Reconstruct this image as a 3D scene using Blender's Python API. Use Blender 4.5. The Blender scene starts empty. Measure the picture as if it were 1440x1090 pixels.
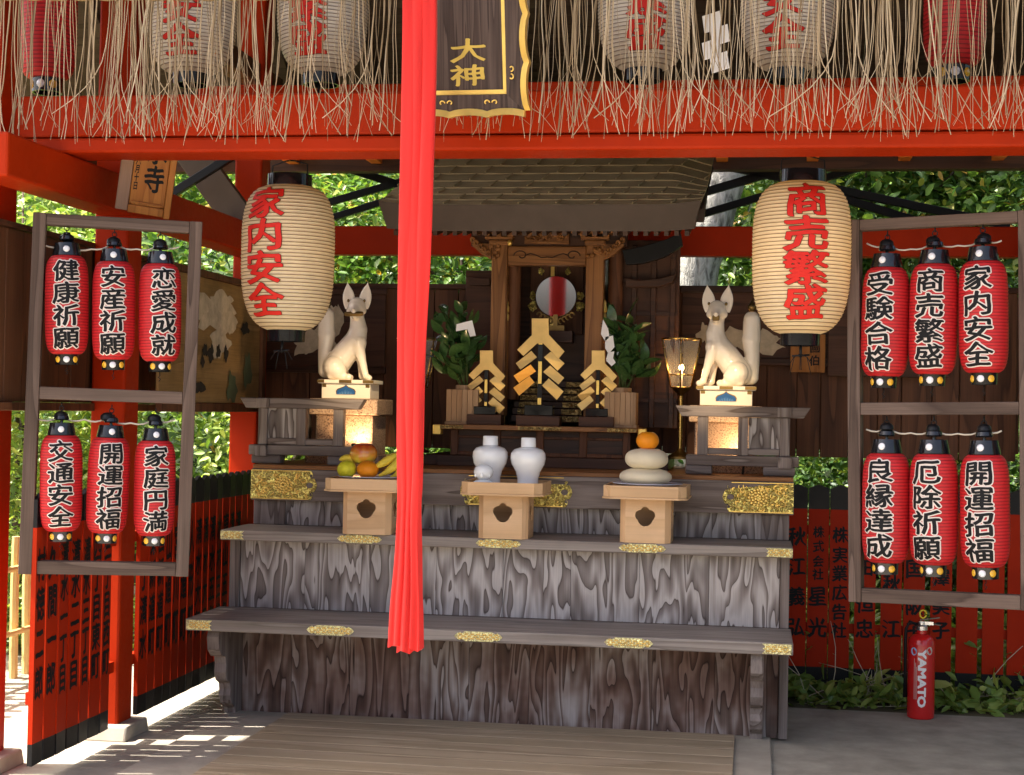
import bpy, bmesh, math, random
import numpy as np
from mathutils import Vector, Matrix, noise
random.seed(7)
np.random.seed(7)
SC = bpy.context.scene
COL = SC.collection
R_ = math.radians
PI = math.pi

# ---------------------------------------------------------------- camera
F, CX, CY, CAMH = 2200.0, 720.0, 545.0, 1.5
CAMROT = (Matrix.Rotation(R_(8.8), 3, 'Z') @ Matrix.Rotation(R_(90.78), 3, 'X') @ Matrix.Rotation(R_(1.1), 3, 'Z'))
cam = bpy.data.objects.new('camera', bpy.data.cameras.new('camera'))
COL.objects.link(cam)
cam.matrix_world = Matrix.Translation((0, 0, CAMH)) @ CAMROT.to_4x4()
cam.data.sensor_width = 36
cam.data.lens = 36 * F / 1440
cam.data.clip_end = 2000
SC.camera = cam

# ---------------------------------------------------------------- sky, sun, exposure
SUN_EL, SUN_AZ = 60, 258          # azimuth: compass style, 0 = +Y, 90 = +X
w = bpy.data.worlds.new('World')
SC.world = w
w.use_nodes = True
nt = w.node_tree
sky = nt.nodes.new('ShaderNodeTexSky')
sky.sky_type = 'NISHITA'
sky.sun_disc = False
sky.sun_elevation = R_(SUN_EL)
sky.sun_rotation = R_(SUN_AZ)
sky.air_density = .75
sky.dust_density = 6.0
sky.ozone_density = 0.0
nt.links.new(sky.outputs[0], nt.nodes['Background'].inputs[0])
nt.nodes['Background'].inputs[1].default_value = 0.15
sun = bpy.data.objects.new('sun', bpy.data.lights.new('sun', 'SUN'))
COL.objects.link(sun)
sun.data.energy = 5.0
sun.data.angle = R_(0.5)
sun.data.color = (1, .95, .87)
sd = Vector((math.sin(R_(SUN_AZ)) * math.cos(R_(SUN_EL)), math.cos(R_(SUN_AZ)) * math.cos(R_(SUN_EL)), math.sin(R_(SUN_EL))))
sun.rotation_euler = sd.to_track_quat('Z', 'Y').to_euler()
VS = SC.view_settings
VS.view_transform = 'Standard'
VS.look = 'None'
VS.gamma = 1
VS.use_curve_mapping = False
VS.exposure = 1.72

# ---------------------------------------------------------------- layout helpers: photo pixel + known depth -> place
def ray(px, py):
    return CAMROT @ Vector(((px - CX) / F, -(py - CY) / F, -1))
def at(px, py, Y):
    d = ray(px, py)
    return Vector((0, 0, CAMH)) + d * (Y / d.y)
def atX(px, py, X):
    d = ray(px, py)
    return Vector((0, 0, CAMH)) + d * (X / d.x)
def atPl(px, py, O, n):
    d = ray(px, py)
    c = Vector((0, 0, CAMH))
    return c + d * ((O - c).dot(n) / d.dot(n))

# ---------------------------------------------------------------- object helpers
def wm(o):
    m = o.matrix_basis.copy()
    if o.parent:
        m = wm(o.parent) @ o.matrix_parent_inverse @ m
    return m
def tag(o, label, cat=None, group=None, kind=None):
    o['label'] = label
    if cat: o['category'] = cat
    if group: o['group'] = group
    if kind: o['kind'] = kind
    return o
def thing(name, loc, label, cat, group=None, rz=0.0, rot=None):
    o = bpy.data.objects.new(name, None)
    o.empty_display_size = .1
    COL.objects.link(o)
    o.location = loc
    o.rotation_euler = rot if rot else (0, 0, rz)
    return tag(o, label, cat, group)
def setpar(o, parent, world):
    o.parent = parent
    if world:
        o.matrix_parent_inverse = wm(parent).inverted()
def link(name, me, parent=None, world=False, loc=None, rot=None, scale=None):
    o = bpy.data.objects.new(name, me)
    COL.objects.link(o)
    if parent is not None: setpar(o, parent, world)
    if loc is not None: o.location = loc
    if rot is not None: o.rotation_euler = rot
    if scale is not None: o.scale = scale
    return o

class MB:
    def __init__(s):
        s.v = []; s.f = []; s.m = []; s.mi = 0
    def add(s, vs, fs):
        n = len(s.v)
        s.v += [tuple(p) for p in vs]
        s.f += [tuple(i + n for i in f) for f in fs]
        s.m += [s.mi] * len(fs)
        return s
    def box(s, x0, x1, y0, y1, z0, z1):
        return s.add([(x0, y0, z0), (x1, y0, z0), (x1, y1, z0), (x0, y1, z0), (x0, y0, z1), (x1, y0, z1), (x1, y1, z1), (x0, y1, z1)],
                     [(0, 3, 2, 1), (4, 5, 6, 7), (0, 1, 5, 4), (1, 2, 6, 5), (2, 3, 7, 6), (3, 0, 4, 7)])
    def cbox(s, c, sx, sy, sz, M=None):
        h = [(a * sx / 2, b * sy / 2, d * sz / 2) for d in (-1, 1) for (a, b) in ((-1, -1), (1, -1), (1, 1), (-1, 1))]
        c = Vector(c)
        vs = [c + (M @ Vector(p) if M else Vector(p)) for p in h]
        return s.add(vs, [(0, 3, 2, 1), (4, 5, 6, 7), (0, 1, 5, 4), (1, 2, 6, 5), (2, 3, 7, 6), (3, 0, 4, 7)])
    def bar(s, a, b, wd, ht, up=(0, 0, 1)):
        a = Vector(a); b = Vector(b); d = (b - a).normalized()
        sx = d.cross(Vector(up)).normalized(); u = sx.cross(d)
        vs = [p + sx * (i * wd / 2) + u * (j * ht / 2) for p in (a, b) for (i, j) in ((-1, -1), (1, -1), (1, 1), (-1, 1))]
        return s.add(vs, [(0, 1, 2, 3), (7, 6, 5, 4), (0, 4, 5, 1), (1, 5, 6, 2), (2, 6, 7, 3), (3, 7, 4, 0)])
    def prism(s, poly, y0, y1):            # poly in XZ, extruded along Y
        n = len(poly)
        ar = sum(poly[i][0] * poly[(i + 1) % n][1] - poly[(i + 1) % n][0] * poly[i][1] for i in range(n))
        if ar < 0: poly = poly[::-1]
        vs = [(x, y0, z) for x, z in poly] + [(x, y1, z) for x, z in poly]
        fs = [tuple(range(n)), tuple(range(2 * n - 1, n - 1, -1))] + [(i, i + n, (i + 1) % n + n, (i + 1) % n) for i in range(n)]
        return s.add(vs, fs)
    def prismX(s, poly, x0, x1):           # poly in YZ, extruded along X
        n = len(poly)
        vs = [(x0, y, z) for y, z in poly] + [(x1, y, z) for y, z in poly]
        fs = [tuple(range(n - 1, -1, -1)), tuple(range(n, 2 * n))] + [(i, (i + 1) % n, (i + 1) % n + n, i + n) for i in range(n)]
        return s.add(vs, fs)
    def tube(s, pts, rad, seg=8, cap=True):
        pts = [Vector(p) for p in pts]
        if not hasattr(rad, '__len__'): rad = [rad] * len(pts)
        vs = []; fs = []
        ref = None
        for i, p in enumerate(pts):
            d = (pts[min(i + 1, len(pts) - 1)] - pts[max(i - 1, 0)]).normalized()
            if ref is None:
                ref = d.orthogonal().normalized()
            ref = (ref - d * ref.dot(d)).normalized()
            b = d.cross(ref)
            for k in range(seg):
                a = 2 * PI * k / seg
                vs.append(p + (ref * math.cos(a) + b * math.sin(a)) * rad[i])
        for i in range(len(pts) - 1):
            for k in range(seg):
                k2 = (k + 1) % seg
                fs.append((i * seg + k, i * seg + k2, (i + 1) * seg + k2, (i + 1) * seg + k))
        if cap:
            fs.append(tuple(range(seg - 1, -1, -1)))
            fs.append(tuple((len(pts) - 1) * seg + k for k in range(seg)))
        return s.add(vs, fs)
    def lathe(s, prof, c=(0, 0, 0), seg=24, cap=True):   # prof: (r, z)
        vs = []; fs = []
        for r, z in prof:
            for k in range(seg):
                a = 2 * PI * k / seg
                vs.append((c[0] + r * math.cos(a), c[1] + r * math.sin(a), c[2] + z))
        for i in range(len(prof) - 1):
            for k in range(seg):
                k2 = (k + 1) % seg
                fs.append((i * seg + k, i * seg + k2, (i + 1) * seg + k2, (i + 1) * seg + k))
        if cap:
            fs.append(tuple(range(seg - 1, -1, -1)))
            fs.append(tuple((len(prof) - 1) * seg + k for k in range(seg)))
        return s.add(vs, fs)
    def ball(s, c, r, seg=16, rings=10, sc=(1, 1, 1)):
        vs = []; fs = []
        for i in range(rings + 1):
            t = PI * i / rings
            for k in range(seg):
                a = 2 * PI * k / seg
                vs.append((c[0] + r * sc[0] * math.sin(t) * math.cos(a), c[1] + r * sc[1] * math.sin(t) * math.sin(a), c[2] - r * sc[2] * math.cos(t)))
        for i in range(rings):
            for k in range(seg):
                k2 = (k + 1) % seg
                fs.append((i * seg + k, i * seg + k2, (i + 1) * seg + k2, (i + 1) * seg + k))
        return s.add(vs, fs)
    def mesh(s, name, mats, smooth=False, weld=False):
        me = bpy.data.meshes.new(name)
        me.from_pydata(s.v, [], s.f)
        for m in (mats if isinstance(mats, (list, tuple)) else [mats]):
            me.materials.append(m)
        if any(s.m): me.polygons.foreach_set('material_index', s.m)
        if smooth:
            me.polygons.foreach_set('use_smooth', [True] * len(me.polygons))
            if smooth is not True: me.set_sharp_from_angle(angle=R_(smooth))
        me.update()
        return me
    def build(s, name, mats, parent=None, world=True, smooth=False, bev=0, **k):
        o = link(name, s.mesh(name, mats, smooth), parent, world and parent is not None, **k)
        if bev: bevel(o, bev)
        return o
def bevel(o, wd, seg=2):
    b = o.modifiers.new('bevel', 'BEVEL')
    b.width = wd; b.segments = seg; b.limit_method = 'ANGLE'; b.angle_limit = R_(40)
    return o

# polygon with holes, extruded along y
def plate(name, outer, holes, y0, y1, mats, parent, world=True, bev=0, smooth=False):
    bm = bmesh.new()
    es = []
    for loop in [outer] + holes:
        vs = [bm.verts.new((x, y0, z)) for x, z in loop]
        es += [bm.edges.new((vs[i], vs[(i + 1) % len(vs)])) for i in range(len(vs))]
    r = bmesh.ops.triangle_fill(bm, use_beauty=True, use_dissolve=False, edges=es, normal=(0, -1, 0))
    fs = [g for g in r['geom'] if isinstance(g, bmesh.types.BMFace)]
    ex = bmesh.ops.extrude_face_region(bm, geom=fs)
    bmesh.ops.translate(bm, verts=[g for g in ex['geom'] if isinstance(g, bmesh.types.BMVert)], vec=(0, y1 - y0, 0))
    bmesh.ops.recalc_face_normals(bm, faces=bm.faces)
    me = bpy.data.meshes.new(name)
    bm.to_mesh(me); bm.free()
    for m in (mats if isinstance(mats, (list, tuple)) else [mats]): me.materials.append(m)
    o = link(name, me, parent, world and parent is not None)
    if bev: bevel(o, bev, 1)
    return o

# ---------------------------------------------------------------- lettering (built-in font)
_ch = {}
def char2d(c, dice=True):
    """outline fill of one character in a unit em box, cut into a grid so that it can be bent"""
    if c in _ch: return _ch[c]
    cu = bpy.data.curves.new('t', 'FONT')
    cu.body = c; cu.size = 1.0; cu.resolution_u = 2
    o = bpy.data.objects.new('t', cu)
    COL.objects.link(o)
    dg = bpy.context.evaluated_depsgraph_get()
    me = o.evaluated_get(dg).to_mesh()
    bm = bmesh.new(); bm.from_mesh(me)
    o.evaluated_get(dg).to_mesh_clear()
    bpy.data.objects.remove(o); bpy.data.curves.remove(cu)
    for axis, cuts in ((0, (.1, .22, .34, .46, .58, .70, .82, .94)), (1, (.0, .25, .5, .75))):
        for k in cuts:
            co = [0, 0, 0]; no = [0, 0, 0]; co[axis] = k; no[axis] = 1
            bmesh.ops.bisect_plane(bm, geom=bm.verts[:] + bm.edges[:] + bm.faces[:], plane_co=co, plane_no=no)
    bm.verts.index_update()
    V = [(v.co.x, v.co.y) for v in bm.verts]
    Fc = [tuple(v.index for v in f.verts) for f in bm.faces]
    bm.free()
    if ord(c) < 128:
        ax = (min(v[0] for v in V) + max(v[0] for v in V)) / 2
        V = [(x - ax, y - .36) for x, y in V]
    else:
        V = [(x - .5, y - .38) for x, y in V]
    _ch[c] = (V, Fc)
    return V, Fc
def nib(d, e=0.0):
    """offsets of a slanted brush nib of half length d, with an even border e"""
    out = [(0, 0)]
    if d: out += [(.8 * d * t, -.6 * d * t) for t in (-1, -.5, .5, 1)]
    if e:
        n = 10
        out = [(a + e * math.cos(2 * PI * k / n), b + e * math.sin(2 * PI * k / n)) for k in range(n) for a, b in ((-.8 * d, .6 * d), (.8 * d, -.6 * d))] + out
    return out
def text2d(items, offs, shear=.07, wob=.012):
    V = []; Fc = []; D = []
    for c, cx, cy, cw, chh in items:
        v, f = char2d(c)
        ph = random.Random(ord(c)).random() * 9
        base = []
        for x, y in v:
            x2 = x + wob * math.sin(9 * y + ph) + wob * .6 * math.sin(23 * y + ph)
            y2 = y + shear * x - .35 * shear * (x * x - .08) + wob * math.sin(11 * x + ph)
            base.append((x2, y2))
        for k, (ox, oy) in enumerate(offs):
            n = len(V)
            V += [(cx + (x + ox) * cw, cy + (y + oy) * chh) for x, y in base]
            D += [k] * len(base)
            Fc += [tuple(i + n for i in g) for g in f]
    return V, Fc, D
def vtext(s, top, h, wd, cx=0.0, fill=1.06):
    """string stacked downward: total height h starting at top"""
    ch = h / len(s)
    return [(c, cx, top - ch * (i + .5), wd, ch * fill) for i, c in enumerate(s)]
def char_texts(name, items, *a, **k):
    for it in items: flat_text(name, [it], *a, **k)
def flat_text(name, items, offs, fn, mat, parent, world=False, shear=.07, wob=.012, step=.00004):
    if not isinstance(offs, list): offs = nib(offs)
    V, Fc, D = text2d(items, offs, shear, wob)
    P = [fn(x, z) for x, z in V]
    # successive nib copies lie a hair apart so that no two faces share a plane
    nrm = (fn(V[0][0] + .001, V[0][1]) - fn(V[0][0], V[0][1])).cross(fn(V[0][0], V[0][1] + .001) - fn(V[0][0], V[0][1])).normalized()
    P = [p + nrm * (step * d) for p, d in zip(P, D)]
    me = bpy.data.meshes.new(name)
    me.from_pydata(P, [], Fc)
    me.materials.append(mat)
    return link(name, me, parent, world)

# ---------------------------------------------------------------- materials
M = {}
class N:
    def __init__(s, name):
        s.m = bpy.data.materials.new(name); s.m.use_nodes = True
        s.t = s.m.node_tree; s.n = s.t.nodes; s.b = s.n['Principled BSDF']
        M[name] = s.m
    def new(s, t, **k):
        n = s.n.new(t)
        for a, v in k.items(): setattr(n, a, v)
        return n
    def l(s, a, b): s.t.links.new(a, b)
    def set(s, **k):
        for a, v in k.items():
            s.b.inputs[a.replace('_', ' ')].default_value = v
    def math(s, op, a, b=None):
        n = s.new('ShaderNodeMath', operation=op)
        for i, x in enumerate((a, b)):
            if x is None: continue
            if isinstance(x, (int, float)): n.inputs[i].default_value = x
            else: s.l(x, n.inputs[i])
        return n.outputs[0]
    def coords(s, scale=(1, 1, 1), rnd=True, kind='Object'):
        tc = s.new('ShaderNodeTexCoord')
        out = tc.outputs[kind]
        if rnd:
            oi = s.new('ShaderNodeObjectInfo')
            cb = s.new('ShaderNodeCombineXYZ')
            r = s.math('MULTIPLY', oi.outputs['Random'], 37.0)
            for i in range(3): s.l(r, cb.inputs[i])
            va = s.new('ShaderNodeVectorMath', operation='ADD')
            s.l(out, va.inputs[0]); s.l(cb.outputs[0], va.inputs[1])
            out = va.outputs[0]
        mp = s.new('ShaderNodeVectorMath', operation='MULTIPLY')
        mp.inputs[1].default_value = scale
        s.l(out, mp.inputs[0])
        return mp.outputs[0]
    def noise(s, vec, scale=1, detail=2, rough=.5, dist=0):
        n = s.new('ShaderNodeTexNoise')
        n.inputs['Scale'].default_value = scale; n.inputs['Detail'].default_value = detail
        n.inputs['Roughness'].default_value = rough; n.inputs['Distortion'].default_value = dist
        s.l(vec, n.inputs['Vector'])
        return n.outputs['Fac']
    def ramp(s, fac, stops):
        r = s.new('ShaderNodeValToRGB')
        e = r.color_ramp.elements
        while len(e) < len(stops): e.new(.5)
        for x, (p, c) in zip(e, stops):
            x.position = p; x.color = (*c, 1)
        s.l(fac, r.inputs[0])
        return r.outputs[0]
    def mix(s, fac, a, b, mode='MIX'):
        n = s.new('ShaderNodeMix', data_type='RGBA', blend_type=mode)
        for i, x in ((0, fac), (6, a), (7, b)):
            if isinstance(x, (int, float)): n.inputs[i].default_value = x
            elif isinstance(x, tuple): n.inputs[i].default_value = (*x, 1)
            else: s.l(x, n.inputs[i])
        return n.outputs[2]
    def bump(s, h, dist=.002, strength=.5):
        n = s.new('ShaderNodeBump')
        n.inputs['Distance'].default_value = dist; n.inputs['Strength'].default_value = strength
        s.l(h, n.inputs['Height']); s.l(n.outputs[0], s.b.inputs['Normal'])
    def col(s, c): s.l(c, s.b.inputs['Base Color'])

def plain(name, c, rough=.5, metal=0.0, var=.12, nscale=6, bump=0, bscale=60, coat=0, spec=None):
    n = N(name)
    n.set(Roughness=rough, Metallic=metal, Specular_IOR_Level=spec if spec is not None else (.5 if rough < .3 else .22))
    if coat: n.set(Coat_Weight=coat, Coat_Roughness=.1)
    v = n.coords()
    f = n.noise(v, nscale, 4, .6)
    n.col(n.ramp(f, [(.25, tuple(x * (1 - var) for x in c)), (.75, tuple(min(1, x * (1 + var)) for x in c))]))
    r = n.noise(v, nscale * 2.3, 3)
    mr = n.new('ShaderNodeMapRange'); mr.inputs[3].default_value = max(.03, rough - .1); mr.inputs[4].default_value = min(1, rough + .12)
    n.l(r, mr.inputs[0]); n.l(mr.outputs[0], n.b.inputs['Roughness'])
    if bump: n.bump(n.noise(v, bscale, 3), .003, bump)
    return n.m
def wood(name, dark, mid, light, axis=2, across=7.0, along=1.1, rings=7, fiber=.16, rough=.6, blotch=None, bump=.3, split=(.05, .30, .75)):
    n = N(name)
    s1 = [across] * 3; s1[axis] = along
    s2 = [170] * 3; s2[axis] = 3.5
    f = n.noise(n.coords(tuple(s1)), 1, 1.8, .45, .35)
    g = n.math('FRACT', n.math('MULTIPLY', f, rings))
    c = n.ramp(g, [(0, dark), (split[0], tuple(d * .5 + m * .5 for d, m in zip(dark, mid))), (split[1], mid), (split[2], light), (.95, tuple(x * .97 for x in light)), (1, dark)])
    fb = n.noise(n.coords(tuple(s2)), 1, 3, .6)
    c = n.mix(1.0, c, n.ramp(fb, [(.3, (1 - fiber,) * 3), (.7, (1 + fiber,) * 3)]), 'MULTIPLY')
    bl = n.noise(n.coords((1, 1, 1)), 2.2, 4, .6)
    if blotch:
        c = n.mix(n.ramp(bl, [(.42, (0, 0, 0)), (.60, (.75, .75, .75))]), c, n.mix(1.0, c, blotch, 'MULTIPLY'))
    c = n.mix(1.0, c, n.ramp(bl, [(.3, (1.1,) * 3), (.7, (.84,) * 3)]), 'MULTIPLY')
    n.col(c)
    n.set(Roughness=rough, Specular_IOR_Level=.25)
    n.bump(n.math('ADD', n.math('MULTIPLY', g, .5), fb), .0012, bump)
    return n.m

wood('panel_grey', (.08, .058, .049), (.235, .197, .178), (.46, .415, .385), 2, 10.5, 1.9, 8, .14)
wood('panel_brown', (.05, .028, .020), (.18, .125, .100), (.36, .305, .275), 2, 10.5, 1.8, 8, .15, blotch=(.55, .30, .20))
wood('shelf_wood', (.17, .14, .115), (.24, .20, .17), (.30, .255, .22), 0, 9, .5, 6, .12, rough=.5)
for ax, nm in ((0, 'x'), (2, 'z')):
    wood('weathered_' + nm, (.10, .073, .060), (.175, .136, .118), (.25, .205, .182), ax, 10, .8, 5, .18, rough=.65)
    wood('rack_' + nm, (.055, .034, .025), (.09, .059, .044), (.125, .085, .066), ax, 12, .9, 4, .2, rough=.65)
wood('wall_brown', (.06, .022, .009), (.105, .04, .017), (.14, .055, .024), 2, 7, .6, 5, .18, rough=.55)
wood('wall_brown_x', (.04, .016, .009), (.066, .026, .013), (.085, .034, .017), 0, 7, .6, 5, .18, rough=.5)
wood('shrine_wood', (.15, .06, .018), (.25, .105, .034), (.32, .14, .046), 2, 14, .7, 4, .14, rough=.45)
wood('shrine_wood_x', (.14, .056, .017), (.24, .10, .032), (.30, .13, .043), 0, 14, .7, 4, .14, rough=.45)
wood('shrine_dark', (.03, .012, .006), (.05, .02, .010), (.068, .028, .014), 0, 12, .7, 4, .15, rough=.4)
wood('hinoki', (.60, .37, .19), (.66, .42, .22), (.72, .47, .26), 0, 8, .35, 5, .04, rough=.5, bump=.1)
wood('hinoki_z', (.58, .35, .175), (.64, .40, .21), (.70, .45, .245), 2, 8, .35, 5, .04, rough=.5, bump=.1)
wood('vase_slats', (.30, .17, .085), (.38, .23, .12), (.43, .27, .15), 2, 8, .35, 5, .08, rough=.5, bump=.1)
wood('duckboard_wood', (.25, .19, .12), (.31, .24, .155), (.36, .28, .19), 0, 8, .4, 5, .1, rough=.6)
wood('sign_wood', (.26, .09, .015), (.34, .125, .022), (.40, .155, .03), 2, 12, .7, 5, .1, rough=.5)
wood('sign_wood_pale', (.22, .13, .085), (.27, .165, .11), (.32, .20, .14), 2, 12, .7, 5, .1, rough=.5)
wood('plaque_wood', (.028, .016, .012), (.055, .034, .027), (.085, .056, .045), 2, 24, .8, 6, .2, rough=.5)
wood('ceiling_wood', (.035, .02, .013), (.055, .034, .024), (.07, .045, .033), 0, 8, .6, 5, .15, rough=.7)
wood('ema_board', (.22, .125, .042), (.29, .17, .06), (.34, .205, .08), 1, 5, .5, 3, .15, rough=.6, blotch=(.7, .7, .65))
# vermilion lacquer
def lacquer(name, c):
    n = N(name)
    v = n.coords((1, 1, 1))
    big = n.noise(v, 1.6, 5, .65)
    fine = n.noise(n.coords((3, 3, 3)), 14, 4, .7)
    col = n.ramp(big, [(.3, tuple(x * .80 for x in c)), (.55, c), (.75, tuple(min(1, x * 1.14) for x in c))])
    col = n.mix(n.ramp(fine, [(.62, (0, 0, 0)), (.80, (.35, .35, .35))]), col, (c[0] * .45, c[1] * .55, c[2]))
    n.col(col)
    n.set(Specular_IOR_Level=.12)
    mr = n.new('ShaderNodeMapRange'); mr.inputs[3].default_value = .35; mr.inputs[4].default_value = .7
    n.l(fine, mr.inputs[0]); n.l(mr.outputs[0], n.b.inputs['Roughness'])
    n.bump(n.math('ADD', fine, n.noise(v, 5, 3)), .002, .12)
lacquer('vermilion', (.37, .022, .0007))
plain('vermilion_board', (.36, .018, .001), .55, var=.14, nscale=3, bump=.06, bscale=30, spec=.12)
plain('orange_paint', (.72, .16, .02), .5, var=.05)
plain('black_paint', (.007, .007, .008), .4, var=.2)
plain('black_gloss', (.008, .008, .010), .12, var=.2)
plain('dark_metal', (.02, .02, .022), .4, metal=.6)
plain('ink', (.006, .006, .007), .6, var=.1)
plain('lantern_white_ink', (.72, .62, .56), .6, var=.04)
plain('ink_red', (.60, .02, .012), .5, var=.06)
plain('brass', (.62, .42, .13), .28, metal=1, var=.12, nscale=20)
plain('dark_brass', (.22, .14, .05), .4, metal=1, var=.3, nscale=20)
plain('gilt', (.88, .60, .16), .38, metal=.75, var=.12, nscale=12)
plain('gilt_orange', (.88, .40, .07), .35, metal=.75, var=.10, nscale=12)
plain('gilt_wand', (.66, .43, .15), .4, metal=.8, var=.2, nscale=8)
plain('gold_paint', (.62, .44, .10), .42, metal=.55, var=.12, nscale=15)
plain('fox_white', (.86, .75, .61), .22, var=.03, nscale=5, coat=.5)
plain('plinth_white', (.86, .77, .62), .35, var=.03)
plain('porcelain', (.86, .88, .90), .08, var=.015, coat=.6)
plain('porcelain_plate', (.70, .70, .78), .1, var=.015, coat=.5)
plain('mochi', (.74, .65, .47), .55, var=.06, nscale=14)
plain('blue_paint', (.025, .11, .30), .4, var=.1)
plain('blue_light', (.25, .5, .75), .4, var=.05)
plain('cord_white', (.55, .48, .38), .7)
plain('paper_white', (.85, .82, .80), .7, var=.02)
plain('paper_dim', (.55, .50, .44), .7, var=.05)
plain('extinguisher_red', (.55, .012, .012), .2, var=.04, coat=.4)
plain('silver', (.7, .7, .72), .25, metal=1)
plain('amber', (.75, .42, .03), .15, var=.05, coat=.5)
plain('clear_white', (.72, .72, .74), .12, var=.03, coat=.6)
plain('yellow_plastic', (.8, .6, .05), .4)
plain('concrete', (.33, .295, .235), .85, var=.30, nscale=5.5, bump=.5, bscale=70)
plain('stone', (.34, .30, .24), .8, var=.2, nscale=6, bump=.4, bscale=40)
plain('pale_stone', (.42, .42, .38), .8, var=.25, nscale=7, bump=.4, bscale=40)
plain('soil', (.10, .085, .05), .95, var=.35, nscale=1.2, bump=.6, bscale=14)
plain('hill_green', (.03, .05, .018), .95, var=.5, nscale=1.5, bump=.6, bscale=5)
plain('rope_straw', (.38, .27, .14), .8, var=.25, nscale=30, bump=.4, bscale=120)

plain('bamboo', (.62, .48, .20), .45, var=.18, nscale=5)
plain('twig', (.52, .45, .32), .8, var=.25)
plain('stem_green', (.06, .09, .025), .6)
plain('bark_dark', (.07, .05, .035), .9, var=.3, bump=.6, bscale=20)
plain('orange_peel', (.80, .27, .012), .38, var=.05, nscale=20, bump=.25, bscale=160)
plain('lime_peel', (.62, .58, .03), .38, var=.22, nscale=30, bump=.25, bscale=120)
plain('banana_peel', (.76, .57, .06), .42, var=.22, nscale=18)
plain('roof_copper', (.40, .31, .165), .6, var=.16, nscale=5, bump=.08, bscale=30)
plain('roof_dark', (.085, .06, .045), .55, var=.15)
plain('horse_white', (.52, .43, .31), .8, var=.25, nscale=18)
plain('horse_dark', (.035, .028, .022), .8, var=.3, nscale=18)
plain('paint_green', (.12, .14, .07), .8, var=.25, nscale=10)
plain('white_scroll', (.62, .52, .40), .5, var=.1)
plain('sky_panel', (.45, .44, .44), .7)

def leafmat(name, stops, trans=.35, rough=.4):
    n = N(name)
    g = n.new('ShaderNodeNewGeometry')
    c = n.ramp(g.outputs['Random Per Island'], stops)
    n.col(c); n.set(Roughness=rough)
    tr = n.new('ShaderNodeBsdfTranslucent'); n.l(n.mix(1.0, c, (1.3, 1.35, .6), 'MULTIPLY'), tr.inputs[0])
    mx = n.new('ShaderNodeMixShader'); mx.inputs[0].default_value = trans
    n.l(n.b.outputs[0], mx.inputs[1]); n.l(tr.outputs[0], mx.inputs[2])
    n.l(mx.outputs[0], n.n['Material Output'].inputs[0])
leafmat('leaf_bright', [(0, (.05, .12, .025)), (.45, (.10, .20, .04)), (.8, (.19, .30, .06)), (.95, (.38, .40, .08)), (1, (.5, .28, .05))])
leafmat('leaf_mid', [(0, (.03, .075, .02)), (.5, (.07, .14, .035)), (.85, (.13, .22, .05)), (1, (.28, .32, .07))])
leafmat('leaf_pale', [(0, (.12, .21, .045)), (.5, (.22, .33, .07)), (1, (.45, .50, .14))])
leafmat('straw', [(0, (.22, .15, .08)), (.3, (.40, .29, .17)), (.7, (.54, .41, .26)), (1, (.66, .54, .38))], .05, .65)
plain('sakaki_leaf', (.05, .11, .03), .22, var=.4, nscale=9, coat=.3)

def lantern_paper(name, c, line, N_, z0, h, trans, wd=.16, glow=(1, 1, 1)):
    n = N(name)
    tc = n.new('ShaderNodeTexCoord'); sp = n.new('ShaderNodeSeparateXYZ'); n.l(tc.outputs['Object'], sp.inputs[0])
    t = n.math('MULTIPLY', n.math('SUBTRACT', sp.outputs[2], z0), N_ / h)
    fr = n.math('ABSOLUTE', n.math('SUBTRACT', n.math('FRACT', n.math('ADD', t, .5)), .5))
    nz = n.noise(n.coords((1, 1, 1)), 16, 4)
    base = n.ramp(nz, [(.3, tuple(x * .93 for x in c)), (.7, tuple(min(1, x * 1.04) for x in c))])
    col = n.mix(n.ramp(fr, [(wd * .45, (1, 1, 1)), (wd, (0, 0, 0))]), base, line)
    n.col(col); n.set(Roughness=.55)
    tr = n.new('ShaderNodeBsdfTranslucent'); n.l(n.mix(1.0, col, glow, 'MULTIPLY'), tr.inputs[0])
    mx = n.new('ShaderNodeMixShader'); mx.inputs[0].default_value = trans
    n.l(n.b.outputs[0], mx.inputs[1]); n.l(tr.outputs[0], mx.inputs[2])
    n.l(mx.outputs[0], n.n['Material Output'].inputs[0])
BIGN, BIGH = 41, .615
SMN, SMH = 34, .435
lantern_paper('paper_cream', (.78, .67, .46), (.24, .17, .09), BIGN, -BIGH / 2, BIGH, .35, .17, (1, .85, .55))
lantern_paper('paper_pale', (.82, .73, .62), (.30, .22, .16), BIGN, -BIGH / 2, BIGH, .2, .17, (1, .85, .55))
lantern_paper('paper_red', (.62, .018, .022), (.30, .008, .010), SMN, -SMH / 2, SMH, .2, .2)

def cloth_mat():
    n = N('cloth_red')
    v = n.coords((1, 1, 1))
    f = n.noise(v, 900, 2)
    big = n.noise(n.coords((6, 6, 1.2)), 1.5, 4, .6)
    n.col(n.mix(1.0, n.ramp(f, [(.3, (.68, .012, .007)), (.7, (.80, .017, .011))]), n.ramp(big, [(.3, (.82, .7, .7)), (.7, (1.08, 1.1, 1.1))]), 'MULTIPLY'))
    n.set(Roughness=.75, Sheen_Weight=.15)
    n.bump(n.math('ADD', n.math('MULTIPLY', f, .25), n.noise(n.coords((26, 26, 5)), 1, 4, .6)), .004, .35)
    tr = n.new('ShaderNodeBsdfTranslucent'); tr.inputs[0].default_value = (.8, .03, .02, 1)
    mx = n.new('ShaderNodeMixShader'); mx.inputs[0].default_value = .12
    n.l(n.b.outputs[0], mx.inputs[1]); n.l(tr.outputs[0], mx.inputs[2])
    n.l(mx.outputs[0], n.n['Material Output'].inputs[0])
cloth_mat()
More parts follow.
